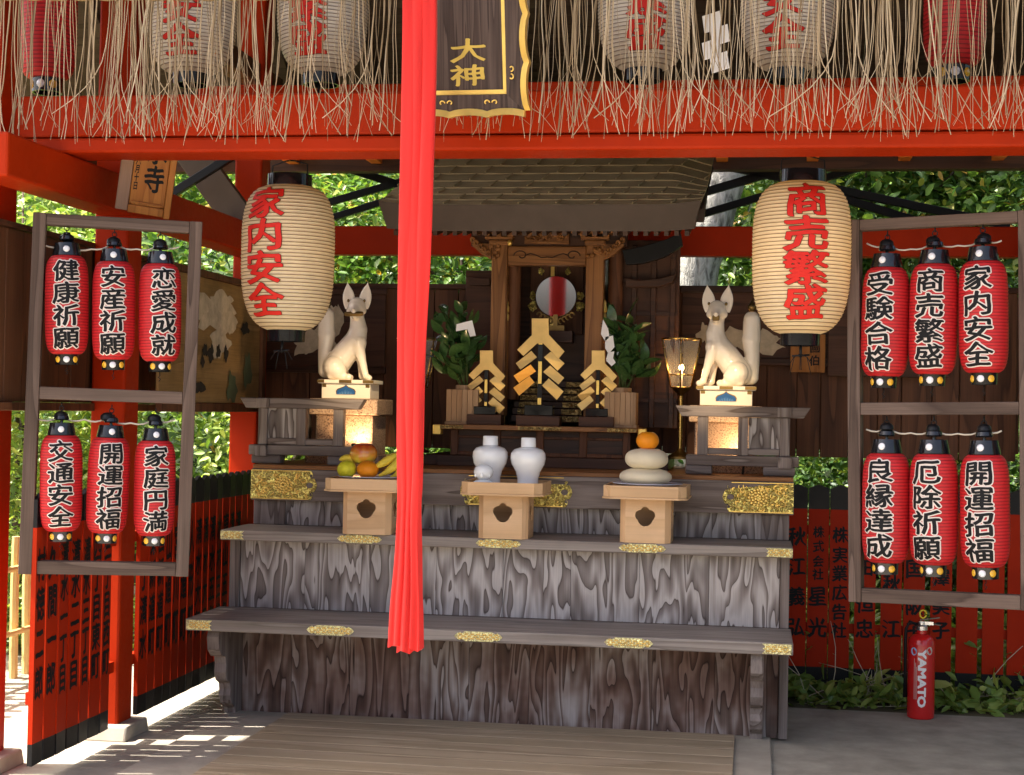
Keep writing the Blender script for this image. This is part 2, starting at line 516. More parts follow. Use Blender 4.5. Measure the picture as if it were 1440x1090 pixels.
def gold_relief(name, c, sc, strength=1.0):
    n = N(name)
    v = n.coords((1, 1, 1))
    vo = n.new('ShaderNodeTexVoronoi'); vo.feature = 'SMOOTH_F1'; vo.inputs['Scale'].default_value = sc
    no = n.new('ShaderNodeTexNoise'); no.inputs['Scale'].default_value = sc * .7; no.inputs['Detail'].default_value = 3
    n.l(v, no.inputs['Vector'])
    va = n.new('ShaderNodeVectorMath', operation='MULTIPLY_ADD')
    n.l(no.outputs['Color'], va.inputs[0]); va.inputs[1].default_value = (.03,) * 3; n.l(v, va.inputs[2])
    n.l(va.outputs[0], vo.inputs['Vector'])
    f = n.math('ADD', n.math('SINE', n.math('MULTIPLY', vo.outputs['Distance'], 16)), n.math('MULTIPLY', no.outputs['Fac'], 1.5))
    n.col(n.ramp(f, [(.1, tuple(x * .55 for x in c)), (.5, c), (1, tuple(min(1, x * 1.2) for x in c))]))
    n.set(Metallic=.7, Roughness=.3)
    n.bump(f, .004, strength)
gold_relief('gold_relief', (.92, .70, .20), 55)
gold_relief('gold_relief_fine', (.95, .78, .38), 85, .5)
gold_relief('brocade', (.30, .20, .07), 60, .5)

def granite(name, a, b, c):
    n = N(name)
    v = n.coords((1, 1, 1))
    vo = n.new('ShaderNodeTexVoronoi'); vo.inputs['Scale'].default_value = 160; n.l(v, vo.inputs['Vector'])
    f = n.noise(v, 130, 3, .7)
    col = n.ramp(f, [(.36, a), (.46, b), (.6, c)])
    col = n.mix(1.0, col, n.ramp(n.noise(v, 4, 3), [(.3, (.8,) * 3), (.7, (1.1,) * 3)]), 'MULTIPLY')
    n.col(col); n.set(Roughness=.55)
    n.bump(f, .001, .3)
granite('granite_pink', (.08, .05, .035), (.38, .24, .15), (.52, .36, .24))
def bark():
    n = N('bark_pale')
    f = n.noise(n.coords((9, 9, 3.2)), 2.2, 5, .65, .6)
    n.col(n.ramp(f, [(.35, (.09, .085, .07)), (.5, (.38, .37, .33)), (.7, (.60, .58, .53))]))
    n.set(Roughness=.9); n.bump(f, .03, .8)
bark()
def apple():
    n = N('apple_skin')
    tc = n.new('ShaderNodeTexCoord'); sp = n.new('ShaderNodeSeparateXYZ'); n.l(tc.outputs['Object'], sp.inputs[0])
    f = n.math('ADD', n.math('MULTIPLY', sp.outputs[2], 9.0), n.math('MULTIPLY', n.noise(n.coords((30, 30, 9)), 1, 4), .9))
    n.col(n.ramp(f, [(.10, (.60, .48, .05)), (.45, (.62, .24, .03)), (.85, (.50, .06, .015))]))
    n.set(Roughness=.2, Coat_Weight=.6)
apple()
def glassmat(name, c, alpha_mix):
    n = N(name)
    tr = n.new('ShaderNodeBsdfTransparent'); tr.inputs[0].default_value = (*c, 1)
    n.set(Roughness=.06, Base_Color=(*[x * .5 for x in c], 1))
    mx = n.new('ShaderNodeMixShader'); mx.inputs[0].default_value = alpha_mix
    n.l(tr.outputs[0], mx.inputs[1]); n.l(n.b.outputs[0], mx.inputs[2])
    n.l(mx.outputs[0], n.n['Material Output'].inputs[0])
glassmat('lamp_glass', (.9, .88, .84), .25)
def mirror():
    n = N('mirror'); n.set(Metallic=1, Roughness=.04, Base_Color=(.72, .74, .8, 1))
mirror()
def emit(name, c, s):
    n = N(name); n.set(Base_Color=(*c, 1), Emission_Color=(*c, 1), Emission_Strength=s)
emit('bulb', (1, .62, .25), 22)
def lamp(name, loc, power, col=(1, .72, .38), r=.02, parent=None):
    d = bpy.data.lights.new(name, 'POINT'); d.energy = power; d.color = col; d.shadow_soft_size = r
    o = bpy.data.objects.new(name, d); COL.objects.link(o)
    if parent: setpar(o, parent, True)
    o.location = loc
    return o
# ================================================================ SETTING
def struct(o, label=None):
    o['kind'] = 'structure'
    return o
struct(MB().add([(-150, -60, 0), (150, -60, 0), (150, 200, 0), (-150, 200, 0)], [(0, 1, 2, 3)]).build('ground', M['soil']))
struct(MB().add([(-7.5, -9, .004), (4.5, -9, .004), (4.5, 8.13, .004), (.2, 8.13, .004), (.2, 8.62, .004), (-7.5, 8.62, .004)], [(0, 1, 2, 3, 4, 5)]).build('pavement', M['concrete']))
# wooded slope behind the hall
mb = MB(); nx, ny = 40, 24
vs = []
for j in range(ny):
    for i in range(nx):
        x = -26 + 52 * i / (nx - 1); y = 12.0 + 26 * (j / (ny - 1)) ** 1.3
        z = -.1 + (y - 12.0) * .62 + 1.1 * noise.noise((x * .3, y * .3, 0)) * min(1, (y - 12) / 2)
        vs.append((x, y, z))
mb.add(vs, [(j * nx + i, j * nx + i + 1, (j + 1) * nx + i + 1, (j + 1) * nx + i) for j in range(ny - 1) for i in range(nx - 1)])
struct(mb.build('hillside', M['hill_green'], smooth=True))

# ================================================================ WORSHIP HALL (open sided, red posts and beams)
hall = thing('worship_hall', (-.8, 7.2, 0), 'open wooden hall with vermilion posts and beams sheltering the altar', 'hall')
def hp(name, mb, mat, bev=.006, parent=None, **k):
    return mb.build(name, M[mat], parent or hall, bev=bev, **k)
for x0 in (-2.92, 1.42):
    for y0 in (5.86, 6.60, 8.47):
        if y0 == 5.86: x0 -= .24 if x0 < 0 else -.2
        elif x0 < -3: x0 = -2.92
        elif x0 > 1.5: x0 = 1.42
        if x0 > 0 and y0 == 6.60: continue
        p = hp('post', MB().box(x0, x0 + .16, y0, y0 + .165, .06, 3.95), 'vermilion', .012)
        hp('post_base', MB().prismX([(y0 - .06, .0), (y0 + .225, .0), (y0 + .2, .07), (y0 - .035, .07)], x0 - .06, x0 + .22), 'stone', .01, parent=p)
hp('front_beam', MB().box(-3.25, 1.75, 5.95, 6.13, 2.562, 2.731), 'vermilion', .01)
hp('front_beam', MB().box(-3.25, 1.75, 5.938, 6.15, 2.496, 2.557), 'vermilion', .012)
tb0, tb1 = 2.325, 2.492
hp('side_beam', MB().box(-2.90, -2.742, 5.42, 8.96, tb0, tb1), 'vermilion', .01)
hp('side_beam', MB().box(1.44, 1.60, 5.55, 8.96, tb0, tb1), 'vermilion', .01)
rz0, rz1 = at(760, 359, 8.98).z, at(760, 318, 8.98).z
hp('rear_beam', MB().box(-2.74, 1.438, 8.975, 9.08, rz0, rz1), 'vermilion', .008)
hp('inner_beam', MB().box(-2.75, 1.41, 7.40, 7.52, 2.93, 3.07), 'vermilion', .008)
hp('inner_beam', MB().box(-2.75, 1.41, 8.55, 8.65, 3.16, 3.3), 'wall_brown_x', .008)
# long plate beams under the eaves
hp('eave_beam', MB().box(-4.1, 3.3, 9.36, 9.46, 2.945, 3.055), 'wall_brown_x', .006)
for x0 in (-2.91, 1.43):
    hp('eave_beam', MB().box(x0 + .01, x0 + .13, 5.0, 8.9, 3.30, 3.42), 'wall_brown', .006)
# roof: front and rear slope of boards, with rafters
def roofz(y):
    return 3.95 + (y - 4.7) * .25 if y < 7.5 else 4.65 - (y - 7.5) * .68
RX0, RX1 = -4.62, 4.2
for k in range(22):
    xa = RX0 + (RX1 - RX0) * k / 22; xb = RX0 + (RX1 - RX0) * (k + 1) / 22 - .004
    for ya, yb in ((4.7, 7.5), (7.5, 9.55)):
        za, zb = roofz(ya), roofz(yb)
        if ya == 7.5: za = roofz(7.4999)
        hp('roof_board', MB().prismX([(ya, za), (yb, zb), (yb, zb + .05), (ya, za + .05)], xa, xb), 'ceiling_wood', 0)
for k in range(17):
    x = RX0 + .2 + (RX1 - RX0 - .4) * k / 16
    za, zb = roofz(7.51), roofz(9.6)
    r = hp('rafter', MB().prismX([(7.5, za - .07), (9.6, zb - .07), (9.6, zb - .003), (7.5, za - .003)], x - .03, x + .03), 'ceiling_wood', 0)
    hp('rafter_end', MB().box(x - .034, x + .034, 9.20, 9.355, 2.99, 3.09), 'orange_paint', .003, parent=r)
    za, zb = roofz(4.7), roofz(7.49)
    hp('rafter', MB().prismX([(4.7, za - .07), (7.49, zb - .07), (7.49, zb - .003), (4.7, za - .003)], x - .03, x + .03), 'ceiling_wood', 0)
# black cross braces at the back
for a, b, wd in (((985, 226), (1420, 318), .05), ((1178, 277), (1420, 352), .05), ((985, 272), (1300, 180), .05), ((985, 302), (1330, 200), .045),
                 ((430, 218), (570, 263), .05), ((455, 287), (620, 240), .045), ((455, 310), (640, 252), .04)):
    hp('cross_brace', MB().bar(at(*a, 9.6), at(*b, 9.6), .04, wd), 'black_paint', .004)
# raking struts at the left end
hp('strut', MB().bar(at(262, 205, 8.25), at(352, 330, 8.25), .17, .06, (0, 1, 0)), 'roof_dark', .005)
hp('strut', MB().bar(at(240, 274, 8.1), at(345, 208, 8.1), .04, .045), 'black_paint', .004)
hp('strut', MB().bar(atX(60, 190, -3.0), atX(170, 262, -3.0), .06, .08), 'roof_dark', .005)
# back wall of upright boards
wz0, wz1 = at(780, 634, 8.9).z, at(780, 401, 8.9).z
bw = hp('back_wall', MB().box(-2.88, 1.438, 8.905, 8.95, wz0 + .04, wz1 - .05), 'wall_brown', .004)
x = -2.885
k = 0
while x < 1.42:
    wd = .148 + .02 * math.sin(k * 2.3)
    hp('wall_plank', MB().box(x, min(x + wd - .004, 1.437), 8.885 + .004 * math.sin(k * 5.1), 8.904, wz0, wz1 - .03), 'wall_brown', .003, parent=bw)
    x += wd; k += 1
hp('wall_cap', MB().box(-2.88, 1.437, 8.868, 8.965, wz1 - .029, wz1), 'wall_brown_x', .004, parent=bw)
# left side wall of boards behind the rack
sw = hp('side_wall', MB().box(-2.985, -2.95, 5.5, 8.86, 1.50, 2.16), 'wall_brown', .004)
for k in range(22):
    y = 5.5 + k * .152
    hp('wall_plank', MB().box(-2.949, -2.932 + .003 * math.sin(k * 3.3), y, y + .148, 1.49, 2.18), 'wall_brown', .003, parent=sw)
hp('wall_cap', MB().box(-3.0, -2.915, 5.5, 8.86, 2.182, 2.205), 'wall_brown_x', .004, parent=sw)
hp('wall_rail', MB().box(-3.0, -2.90, 5.5, 8.86, 1.455, 1.489), 'wall_brown', .004, parent=sw)

# ================================================================ STEPPED ALTAR
altar = thing('stepped_altar', (-1.18, 7.5, 0), 'large weathered grey stepped altar with two shelves and gilt fittings', 'altar')
XL, XR = -2.505, .172
ap = lambda name, mb, mat, bev=.004, **k: mb.build(name, M[mat], k.pop('parent', altar), bev=bev, **k)
def planks(name, mat, y, z0, z1, n, par):
    for i in range(n):
        a = XL + .04 + (XR - XL - .08) * i / n; b = XL + .04 + (XR - XL - .08) * (i + 1) / n
        ap('panel_board', MB().box(a + .0006, b - .0006, y + .001 * math.sin(i * 3.7), y + .024, z0, z1), mat, .0015, parent=par)
b0 = ap('base_panel', MB().box(XL + .03, XR - .03, 7.33, 7.36, .03, .45), 'wall_brown', 0)
planks('b', 'panel_brown', 7.30, .012, .452, 9, b0)
b1 = ap('middle_panel', MB().box(XL + .03, XR - .03, 7.395, 7.43, .5, .836), 'wall_brown', 0)
planks('m', 'panel_grey', 7.366, .508, .838, 8, b1)
b2 = ap('upper_panel', MB().box(XL + .03, XR - .03, 7.735, 7.77, .88, 1.01), 'wall_brown', 0)
planks('u', 'panel_grey', 7.70, .889, 1.013, 8, b2)
for x0, x1 in ((XL - .012, XL + .038), (XR - .038, XR + .004)):
    ap('corner_post', MB().box(x0, x1, 7.285, 7.345, .012, .4515), 'weathered_z')
    ap('corner_post', MB().box(x0, x1, 7.352, 7.41, .508, .8375), 'weathered_z')
for x0, x1 in ((XL - .005, XL + .16), (XR - .13, XR + .006)):
    ap('corner_post', MB().box(x0, x1, 7.685, 7.74, .889, 1.0125), 'weathered_z')
for x0 in (XL + .01, XR - .05):       # closed ends
    ap('end_board', MB().box(x0, x0 + .04, 7.44, 7.765, .03, .837), 'weathered_z')
    ap('end_board', MB().box(x0, x0 + .04, 7.77, 8.85, .03, 1.14), 'weathered_z')
ls = ap('lower_shelf', MB().box(-2.568, .186, 6.90, 7.365, .453, .507), 'shelf_wood', .005)
us = ap('upper_shelf', MB().box(-2.543, .188, 7.28, 7.70, .839, .888), 'shelf_wood', .005)
cb = ap('counter_beam', MB().box(-2.515, .198, 7.652, 7.76, 1.014, 1.172), 'weathered_x', .005)
for i in range(7):
    ap('counter_board', MB().box(-2.51, .195, 7.66 + i * .178, 7.66 + i * .178 + .176, 1.173, 1.193), 'shrine_wood_x', .002, parent=cb)
# shelf brackets standing forward of the panel
prof = [(7.30, .45), (6.96, .45), (6.945, .42), (6.955, .36), (7.0, .325), (7.05, .315), (7.06, .28), (7.055, .24), (7.075, .20), (7.12, .18), (7.13, .15), (7.125, .12), (7.15, .08), (7.2, .05), (7.21, .012), (7.30, .012)]
for x0 in (-2.48, .005):
    ap('bracket', MB().prismX(prof[::-1], x0, x0 + .058), 'weathered_z', .004)

# gilt fittings
def pxpoly(pts, Y): return [(lambda p: (p.x, p.z))(at(a, b, Y)) for a, b in pts]
def circ(cx, cz, r, n=10, sx=1.0): return [(cx + sx * r * math.cos(2 * PI * i / n), cz + r * math.sin(2 * PI * i / n)) for i in range(n)]
def scallop_end(x, z0, z1, dirn, d):
    """lobed end outline from (x,z0) to (x,z1), bulging in direction dirn by d"""
    h = z1 - z0; out = []
    for (t0, t1, s0, amp) in ((0, .27, .35, .22), (.27, .73, .75, .30), (.73, 1, .35, .22)):
        for i in range(7):
            t = i / 6
            out.append((x + dirn * d * (s0 + amp * math.sin(PI * t)), z0 + h * (t0 + (t1 - t0) * t)))
    return out
def big_fit(xa, xb, za, zb, Y, left, right):
    d = .045
    outer = []; holes = []
    outer += (scallop_end(xb - d, za, zb, 1, d) if right else [(xb, za), (xb, zb)])
    outer += (scallop_end(xa + d, za, zb, -1, d)[::-1] if left else [(xa, zb), (xa, za)])
    for on, x, s in ((right, xb - d - .004, 1), (left, xa + d + .004, -1)):
        if on:
            zc = (za + zb) / 2
            holes += [circ(x + s * .014, zc, .015, 8, 1.2), circ(x + s * .022, zc + .047, .008, 8), circ(x + s * .022, zc - .047, .008, 8)]
    o = plate('gilt_fitting', outer, holes, Y - .006, Y - .001, M['gold_relief'], cb, bev=.002)
    # raised flower in the middle and rim strips
    cx, cz = (xa + xb) / 2 - (.0 if not left else 0), (za + zb) / 2
    mb = MB()
    for ring, r, n in ((0, .040, 16), (1, .026, 11), (2, .012, 6)):
        for i in range(n):
            a = 2 * PI * i / n + ring * .3
            mb.ball((cx + r * math.cos(a) * 1.05, Y - .0075 - ring * .002, cz + r * math.sin(a) * .95), .0075, 7, 5, (1, .45, 1))
    for i in range(44):
        px_ = random.uniform(xa + .03 + (.02 if left else 0), xb - .03 - (.02 if right else 0)); pz = random.uniform(za + .015, zb - .015)
        if (px_ - cx) ** 2 + (pz - cz) ** 2 < .0024: continue
        a = random.uniform(0, 6.3); rr = random.uniform(.008, .016)
        pts = [(px_ + rr * math.cos(a + t * 4) * (1 - t * .6), Y - .007, pz + rr * math.sin(a + t * 4) * (1 - t * .6)) for t in (0, .2, .4, .6, .8, 1)]
        mb.tube(pts, [.003, .0036, .0034, .003, .0026, .004], 5)
    mb.box(xa + (.04 if left else .002), xb - (.04 if right else .002), Y - .009, Y - .0065, zb - .005, zb - .001)
    mb.box(xa + (.04 if left else .002), xb - (.04 if right else .002), Y - .009, Y - .0065, za + .001, za + .005)
    mb.build('relief', M['gilt'], o, smooth=40)
zb0, zb1 = 1.021, 1.168
big_fit(at(353, 680, 7.65).x, at(445, 680, 7.65).x, zb0, zb1, 7.652, False, True)
big_fit(at(1017, 690, 7.65).x, .196, zb0, zb1, 7.652, True, False)
big_fit(at(648, 690, 7.65).x, at(804, 690, 7.65).x, zb0, zb1, 7.652, True, True)
def small_fit(px0, px1, py, Y, zc, h, shelf, end=0):
    xa, xb = at(px0, py, Y).x, at(px1, py, Y).x
    if end == -1: xa = shelf_x[0] if False else xa
    t = .022
    def tipR(x): return [(x - 2.2 * t, zc - h / 2), (x - 1.5 * t, zc - h * .28), (x - 1.25 * t, zc - h * .42), (x - .6 * t, zc - h * .3), (x, zc), (x - .6 * t, zc + h * .3), (x - 1.25 * t, zc + h * .42), (x - 1.5 * t, zc + h * .28), (x - 2.2 * t, zc + h / 2)]
    def tipL(x): return [(2 * x - a, b) for a, b in tipR(x)][::-1]
    def notchR(x): return [(x, zc - h / 2), (x - .6 * t, zc - h * .15), (x - .1 * t, zc), (x - .6 * t, zc + h * .15), (x, zc + h / 2)]
    if end == 0: outer = tipR(xb) + tipL(xa)
    elif end == -1: outer = notchR(xb) + [(xa, zc + h / 2), (xa, zc - h / 2)]
    else: outer = [(xb, zc - h / 2), (xb, zc + h / 2)] + [(2 * xa - a, b) for a, b in notchR(xa)][::-1]
    o = plate('gilt_fitting', outer, [], Y - .004, Y - .0005, M['gold_relief_fine'], shelf, bev=.001)
    mb = MB(); n = max(2, int((xb - xa) / .03))
    for i in range(n):
        c = xa + (xb - xa) * (i + 1) / (n + 1)
        for j in range(6):
            a = j * PI / 3
            mb.ball((c + .009 * math.cos(a), Y - .005, zc + .011 * math.sin(a)), .0042, 6, 4, (1, .5, 1))
    mb.build('relief', M['gilt'], o, smooth=40)
for a, b, e in ((310, 343, -1), (474, 537, 0), (669, 733, 0), (870, 937, 0), (1077, 1115, 1)):
    small_fit(a, b, 760, 7.28, .8645, .040, us, e)
for a, b, e in ((262, 298, -1), (431, 498, 0), (639, 707, 0), (850, 919, 0), (1072, 1113.5, 1)):
    small_fit(a, b, 890, 6.90, .480, .044, ls, e)

# low stone base and pale boards in front of the altar
st = MB().box(-2.475, .10, 5.2, 7.27, .0045, .024).build('stone_plinth', M['stone'], bev=.006)
tag(st, 'low flat stone slab lying at the foot of the stepped altar', 'slab')
db = thing('wooden_duckboard', (-1.2, 6.3, .024), 'thin pale floor of long planks lying before the altar', 'floorboards')
for i in range(11):
    MB().box(-2.16, -.06, 5.50 + i * .155, 5.50 + i * .155 + .15, .0245, .040).build('plank', M['duckboard_wood'], db, bev=.003)
# ================================================================ LANTERNS
def big_prof(s):            # s in -1..1
    a = abs(s)
    n = 3.7 if s > 0 else 3.0
    return .199 * (1 - min(a * .985, .999) ** n) ** (1 / n) * (1 + .012 * s)
def rib_mesh(name, pf, h, nr, amp, mats, seg, sub=5):
    prof = []
    tot = nr * sub
    for i in range(tot + 1):
        s = -1 + 2 * i / tot
        prof.append((pf(s) - amp * (1 - math.cos(2 * PI * i / sub)) / 2 * (-1) - amp, s * h / 2))
    return MB().lathe(prof, seg=seg).mesh(name, mats, smooth=True)
# ribs proud at t integer: radius largest there
def rib_mesh(name, pf, h, nr, amp, mats, seg, sub=4):
    tot = nr * sub
    prof = [(pf(-1 + 2 * i / tot) + amp * (math.cos(2 * PI * i / sub) - 1) / 2, -h / 2 + h * i / tot) for i in range(tot + 1)]
    return MB().lathe(prof, seg=seg).mesh(name, mats, smooth=True)
big_mesh = rib_mesh('paper_body', big_prof, BIGH, BIGN, .0045, M['paper_cream'], 56)
pale_mesh = rib_mesh('paper_body', big_prof, BIGH, BIGN, .0045, M['paper_pale'], 56)
def ring_mesh(r, h, t=.006):
    return MB().lathe([(r - t, -h / 2), (r, -h / 2), (r, h / 2), (r - t, h / 2), (r - t, -h / 2)], seg=40, cap=False).mesh('ring', M['black_gloss'], smooth=35)
ring_top_b = MB().lathe([(.088, -.03), (.096, -.03), (.094, .03), (.086, .03), (.086, -.025)], seg=40).mesh('ring', M['black_gloss'], smooth=35)
ring_bot_b = MB().lathe([(.072, .028), (.080, .028), (.078, -.028), (.070, -.028), (.070, .02)], seg=40).mesh('ring', M['black_gloss'], smooth=35)
def wrap(pf, h, eps):
    def f(u, z):
        s = max(-.985, min(.985, z / (h / 2)))
        r = pf(s) + eps
        ph = u / max(pf(0), .01)
        return Vector((r * math.sin(ph), -r * math.cos(ph), z))
    return f
def frange(a, b, n): return [a + (b - a) * i / n for i in range(1, n)]
def big_lantern(name, loc, rz, txt, label, mesh, power, scale=1.0, txth=.54, top=.285, tw=.19, group=None):
    o = thing(name, loc, label, 'lantern', group, rz)
    o.scale = (scale,) * 3
    body = link('paper_body', mesh, o)
    hw = .13
    it = vtext(txt, top, txth, tw, 0, 1.04)
    flat_text('lettering_outline', it, nib(.022, .022), wrap(big_prof, BIGH, .0012), M['ink'], body)
    flat_text('lettering', it, nib(.022, .009), wrap(big_prof, BIGH, .0032), M['ink_red'], body)
    link('top_ring', ring_top_b, o, loc=(0, 0, .326))
    link('bottom_ring', ring_bot_b, o, loc=(0, 0, -.324))
    MB().tube([(-.09, 0, .32), (-.085, 0, .40), (-.03, 0, .415), (0, 0, .42), (.03, 0, .415), (.085, 0, .40), (.09, 0, .32)], .003, 6).build('handle', M['dark_metal'], o, False, smooth=True)
    MB().tube([(0, 0, .415), (0, 0, .50)], .004, 6).tube([(.028 * math.cos(a), .005, .45 + .022 * math.sin(a)) for a in [i * .6 for i in range(11)]], .004, 6).build('hook', M['brass'], o, False, smooth=True)
    mb = MB().tube([(0, -.03, -.34), (0, -.035, -.40)], .006, 6)
    mb.tube([(-.035, -.04, -.395), (.035, -.035, -.39)], .004, 6)
    for i in range(6):
        a = i * 1.05 + .4
        mb.tube([(0, -.035, -.385), (.03 * math.cos(a), -.035 + .02 * math.sin(a), -.40), (.05 * math.cos(a), -.035 + .03 * math.sin(a), -.43 - .02 * (i % 3))], .0016, 5)
    mb.build('cord_tassel', M['black_paint'], o, False, smooth=True)
    if power:
        l = lamp('lantern_bulb', (0, 0, 0), power, (1, .70, .36), .03)
        l.parent = o; l.location = (0, 0, 0)
    return o
LY = 6.42
lc = at(405, 364, LY); rc = at(1127, 364, LY)
big_lantern('paper_lantern', lc, R_(-15), '家内安全', 'big cream paper lantern lettered 家内安全 over the fox that grips a scroll', big_mesh, .18)
big_lantern('paper_lantern', rc, R_(4), '商売繁盛', 'big cream paper lantern lettered 商売繁盛 over the fox with an open mouth', big_mesh, .45, 1.0)
for px_, txt, lab, rz in ((268, '家内安全', 'white lantern above the beam between a red lantern and another white one', 5),
                      (452, '商売繁盛', 'white lantern above the beam between another white lantern and the red cloth', -4),
                      (905, '商売繁盛', 'white paper lantern above the beam just beside the gilt edged name plaque', 6),
                      (1107, '家内安全', 'white lantern above the beam straight over the lantern by the open mouthed fox', -8)):
    p = at(px_, 108 if px_ < 700 else 102, 6.38); p.z += .305
    big_lantern('paper_lantern', p, R_(rz), txt, lab, pale_mesh, 0, .97, group='white lanterns above the beam')
# small red lanterns
def sm_prof(s):
    n = 5
    return .0945 * (1 - min(abs(s) * .985, .999) ** n) ** (1 / n)
red_mesh = rib_mesh('paper_body', sm_prof, SMH, SMN, .0022, M['paper_red'], 40, 3)
cap_mesh = MB().lathe([(.056, 0), (.062, .001), (.062, .006), (.052, .056), (.047, .056), (.008, .050), (.006, .068), (.030, .068), (.034, .074), (.030, .088), (.018, .095), (.014, .104), (.004, .106)], seg=32).mesh('cap', M['black_gloss'], smooth=35)
ring_mesh_s = MB().lathe([(.046, .0), (.051, -.002), (.049, -.047), (.043, -.047), (.043, 0)], seg=32).mesh('ring', M['black_gloss'], smooth=35)
disc_w = MB().ball((0, 0, 0), .0145, 12, 6, (1, .35, 1)).mesh('disc', M['clear_white'], smooth=True)
disc_y = MB().ball((0, 0, 0), .0145, 12, 6, (1, .35, 1)).mesh('disc', M['amber'], smooth=True)
hook_mesh = MB().tube([(0, 0, .10), (0, 0, .115)], .003, 6).tube([(.010 * math.cos(a), 0, .122 + .011 * math.sin(a)) for a in [-PI / 2 + i * .6 for i in range(11)]], .0022, 5).tube([(0, .004 * math.cos(a), .138 + .011 * math.sin(a)) for a in [-PI / 2 + i * .6 for i in range(11)]], .0022, 5).mesh('hook', M['dark_metal'], smooth=True)
tail_mesh = MB().tube([(0, 0, -.045), (.002, 0, -.062), (-.006, .0, -.07), (.005, 0, -.078), (-.003, 0, -.088)], .002, 5).mesh('tail', M['dark_metal'], smooth=True)
def red_lantern(loc, rz, txt, label, rot_txt=0.0, scale=1.0, group=None, cat='lantern', tilt=0):
    o = thing('red_lantern', loc, label, cat, group, rot=(random.uniform(-.02, .02), random.uniform(-.025, .025), rz + rot_txt))
    o.scale = (scale,) * 3
    body = link('paper_body', red_mesh, o)
    if txt:
        it = vtext(txt, .196, .392, .120, 0, 1.0)
        flat_text('lettering_outline', it, nib(.026, .052), wrap(sm_prof, SMH, .0008), M['lantern_white_ink'], body)
        flat_text('lettering', it, nib(.026, .004), wrap(sm_prof, SMH, .0026), M['ink'], body)
    c = link('top_cap', cap_mesh, o, loc=(0, 0, SMH / 2 - .002))
    link('emblem_disc', disc_w, c, loc=(0, -.0575, .028), rot=(-.18, 0, 0))
    b = link('bottom_ring', ring_mesh_s, o, loc=(0, 0, -SMH / 2 + .002))
    for k, dm in ((-1, disc_y), (0, disc_w), (1, disc_y)):
        a = k * .85
        link('emblem_disc', dm, b, loc=(.049 * math.sin(a), -.049 * math.cos(a), -.024), rot=(0, 0, a))
    link('hook', hook_mesh, o, loc=(0, 0, SMH / 2 - .002))
    link('tail_cord', tail_mesh, o, loc=(0, 0, -SMH / 2))
    return o
def rack(name, O, th, roll, px, py, label, lans, group, cordz):
    """px: (outer post, inner post), py: rail centres measured at inner post"""
    u = Vector((math.cos(th), math.sin(th), 0)); n = Vector((-math.sin(th), math.cos(th), 0))
    Rm = Matrix.Rotation(th, 4, 'Z') @ Matrix.Rotation(roll, 4, 'Y')
    T = Matrix.Translation(O) @ Rm
    Ti = T.inverted()
    nn = Rm.to_3x3() @ Vector((0, 1, 0))
    L = lambda a, b: Ti @ atPl(a, b, O, nn)
    r = bpy.data.objects.new(name, None); COL.objects.link(r)
    r.matrix_basis = T
    tag(r, label, 'lantern rack')
    return r, T, L
# ---- left rack
OL = at(266, 560, 5.98)
thL = R_(20)
rackL, TL, LL = rack('lantern_rack', OL, thL, R_(1.0), None, None, 'grey timber rack of red lanterns before the painted board and side fence', None, None, None)
def frame(r, L, post_px, rails, xo, t=.05):
    """post_px: x range of the inner post; rails: list of (y top, y bottom) at the inner post; xo local x of the far end"""
    zs = []
    for (pt, a, b) in rails:
        z1 = L(pt, a).z; z0 = L(pt, b).z; zs.append((z0, z1))
    zt, zb = zs[0][1], zs[-1][0]
    mid = .02
    ix0, ix1 = -mid - .005, mid + .005
    sgn = 1 if xo > 0 else -1
    MB().box(ix0, ix1, -.03, .03, zb, zt).build('post', M['rack_z'], r, False, bev=.003)
    MB().box(xo - .025, xo + .025, -.03, .03, zb, zt).build('post', M['rack_z'], r, False, bev=.003)
    a, b = (ix1 + .0005, xo - .0255) if sgn > 0 else (xo + .0255, ix0 - .0005)
    for z0, z1 in zs:
        MB().box(a, b, -.026, .026, z0 + .001, z1 - .001).build('rail', M['rack_x'], r, False, bev=.003)
    return zs
zsL = frame(rackL, LL, (258, 275), [(266, 312, 329), (264, 551, 569), (256, 791, 810)], -.60)
def hang(L, T, px_, py_, th, rz, txt, label, sc, group, rot_txt=0.0):
    p = T @ L(px_, py_)
    return red_lantern(p, th, txt, label, rot_txt, sc, group)
GL = 'red lanterns on the timber racks'
tl = '{} red paper lantern lettered {} on the {} of the rack before the crane painting'
for px_, py_, txt, lab, rt in ((94, 429, '健康祈願', 'red lantern lettered 健康祈願 by the outer post, upper rail, rack before the painted board', .05),
                               (160, 437, '安産祈願', 'red lantern lettered 安産祈願 hanging midway on upper rail, rack before the painted board', .0),
                               (225, 440, '恋愛成就', 'red lantern lettered 恋愛成就 by the inner post, upper rail, rack before the painted board', .22),
                               (86, 679, '交通安全', 'red lantern lettered 交通安全 by the outer post, lower rail, rack before the side fence', .05),
                               (152, 682, '開運招福', 'red lantern lettered 開運招福 hanging midway on lower rail, rack before the side fence', .16),
                               (217.5, 686, '家庭円満', 'red lantern lettered 家庭円満 by the inner post, lower rail, rack before the side fence', .10)):
    hang(LL, TL, px_, py_, thL, 0, txt, lab, .895 if py_ < 500 else .87, GL, rt)
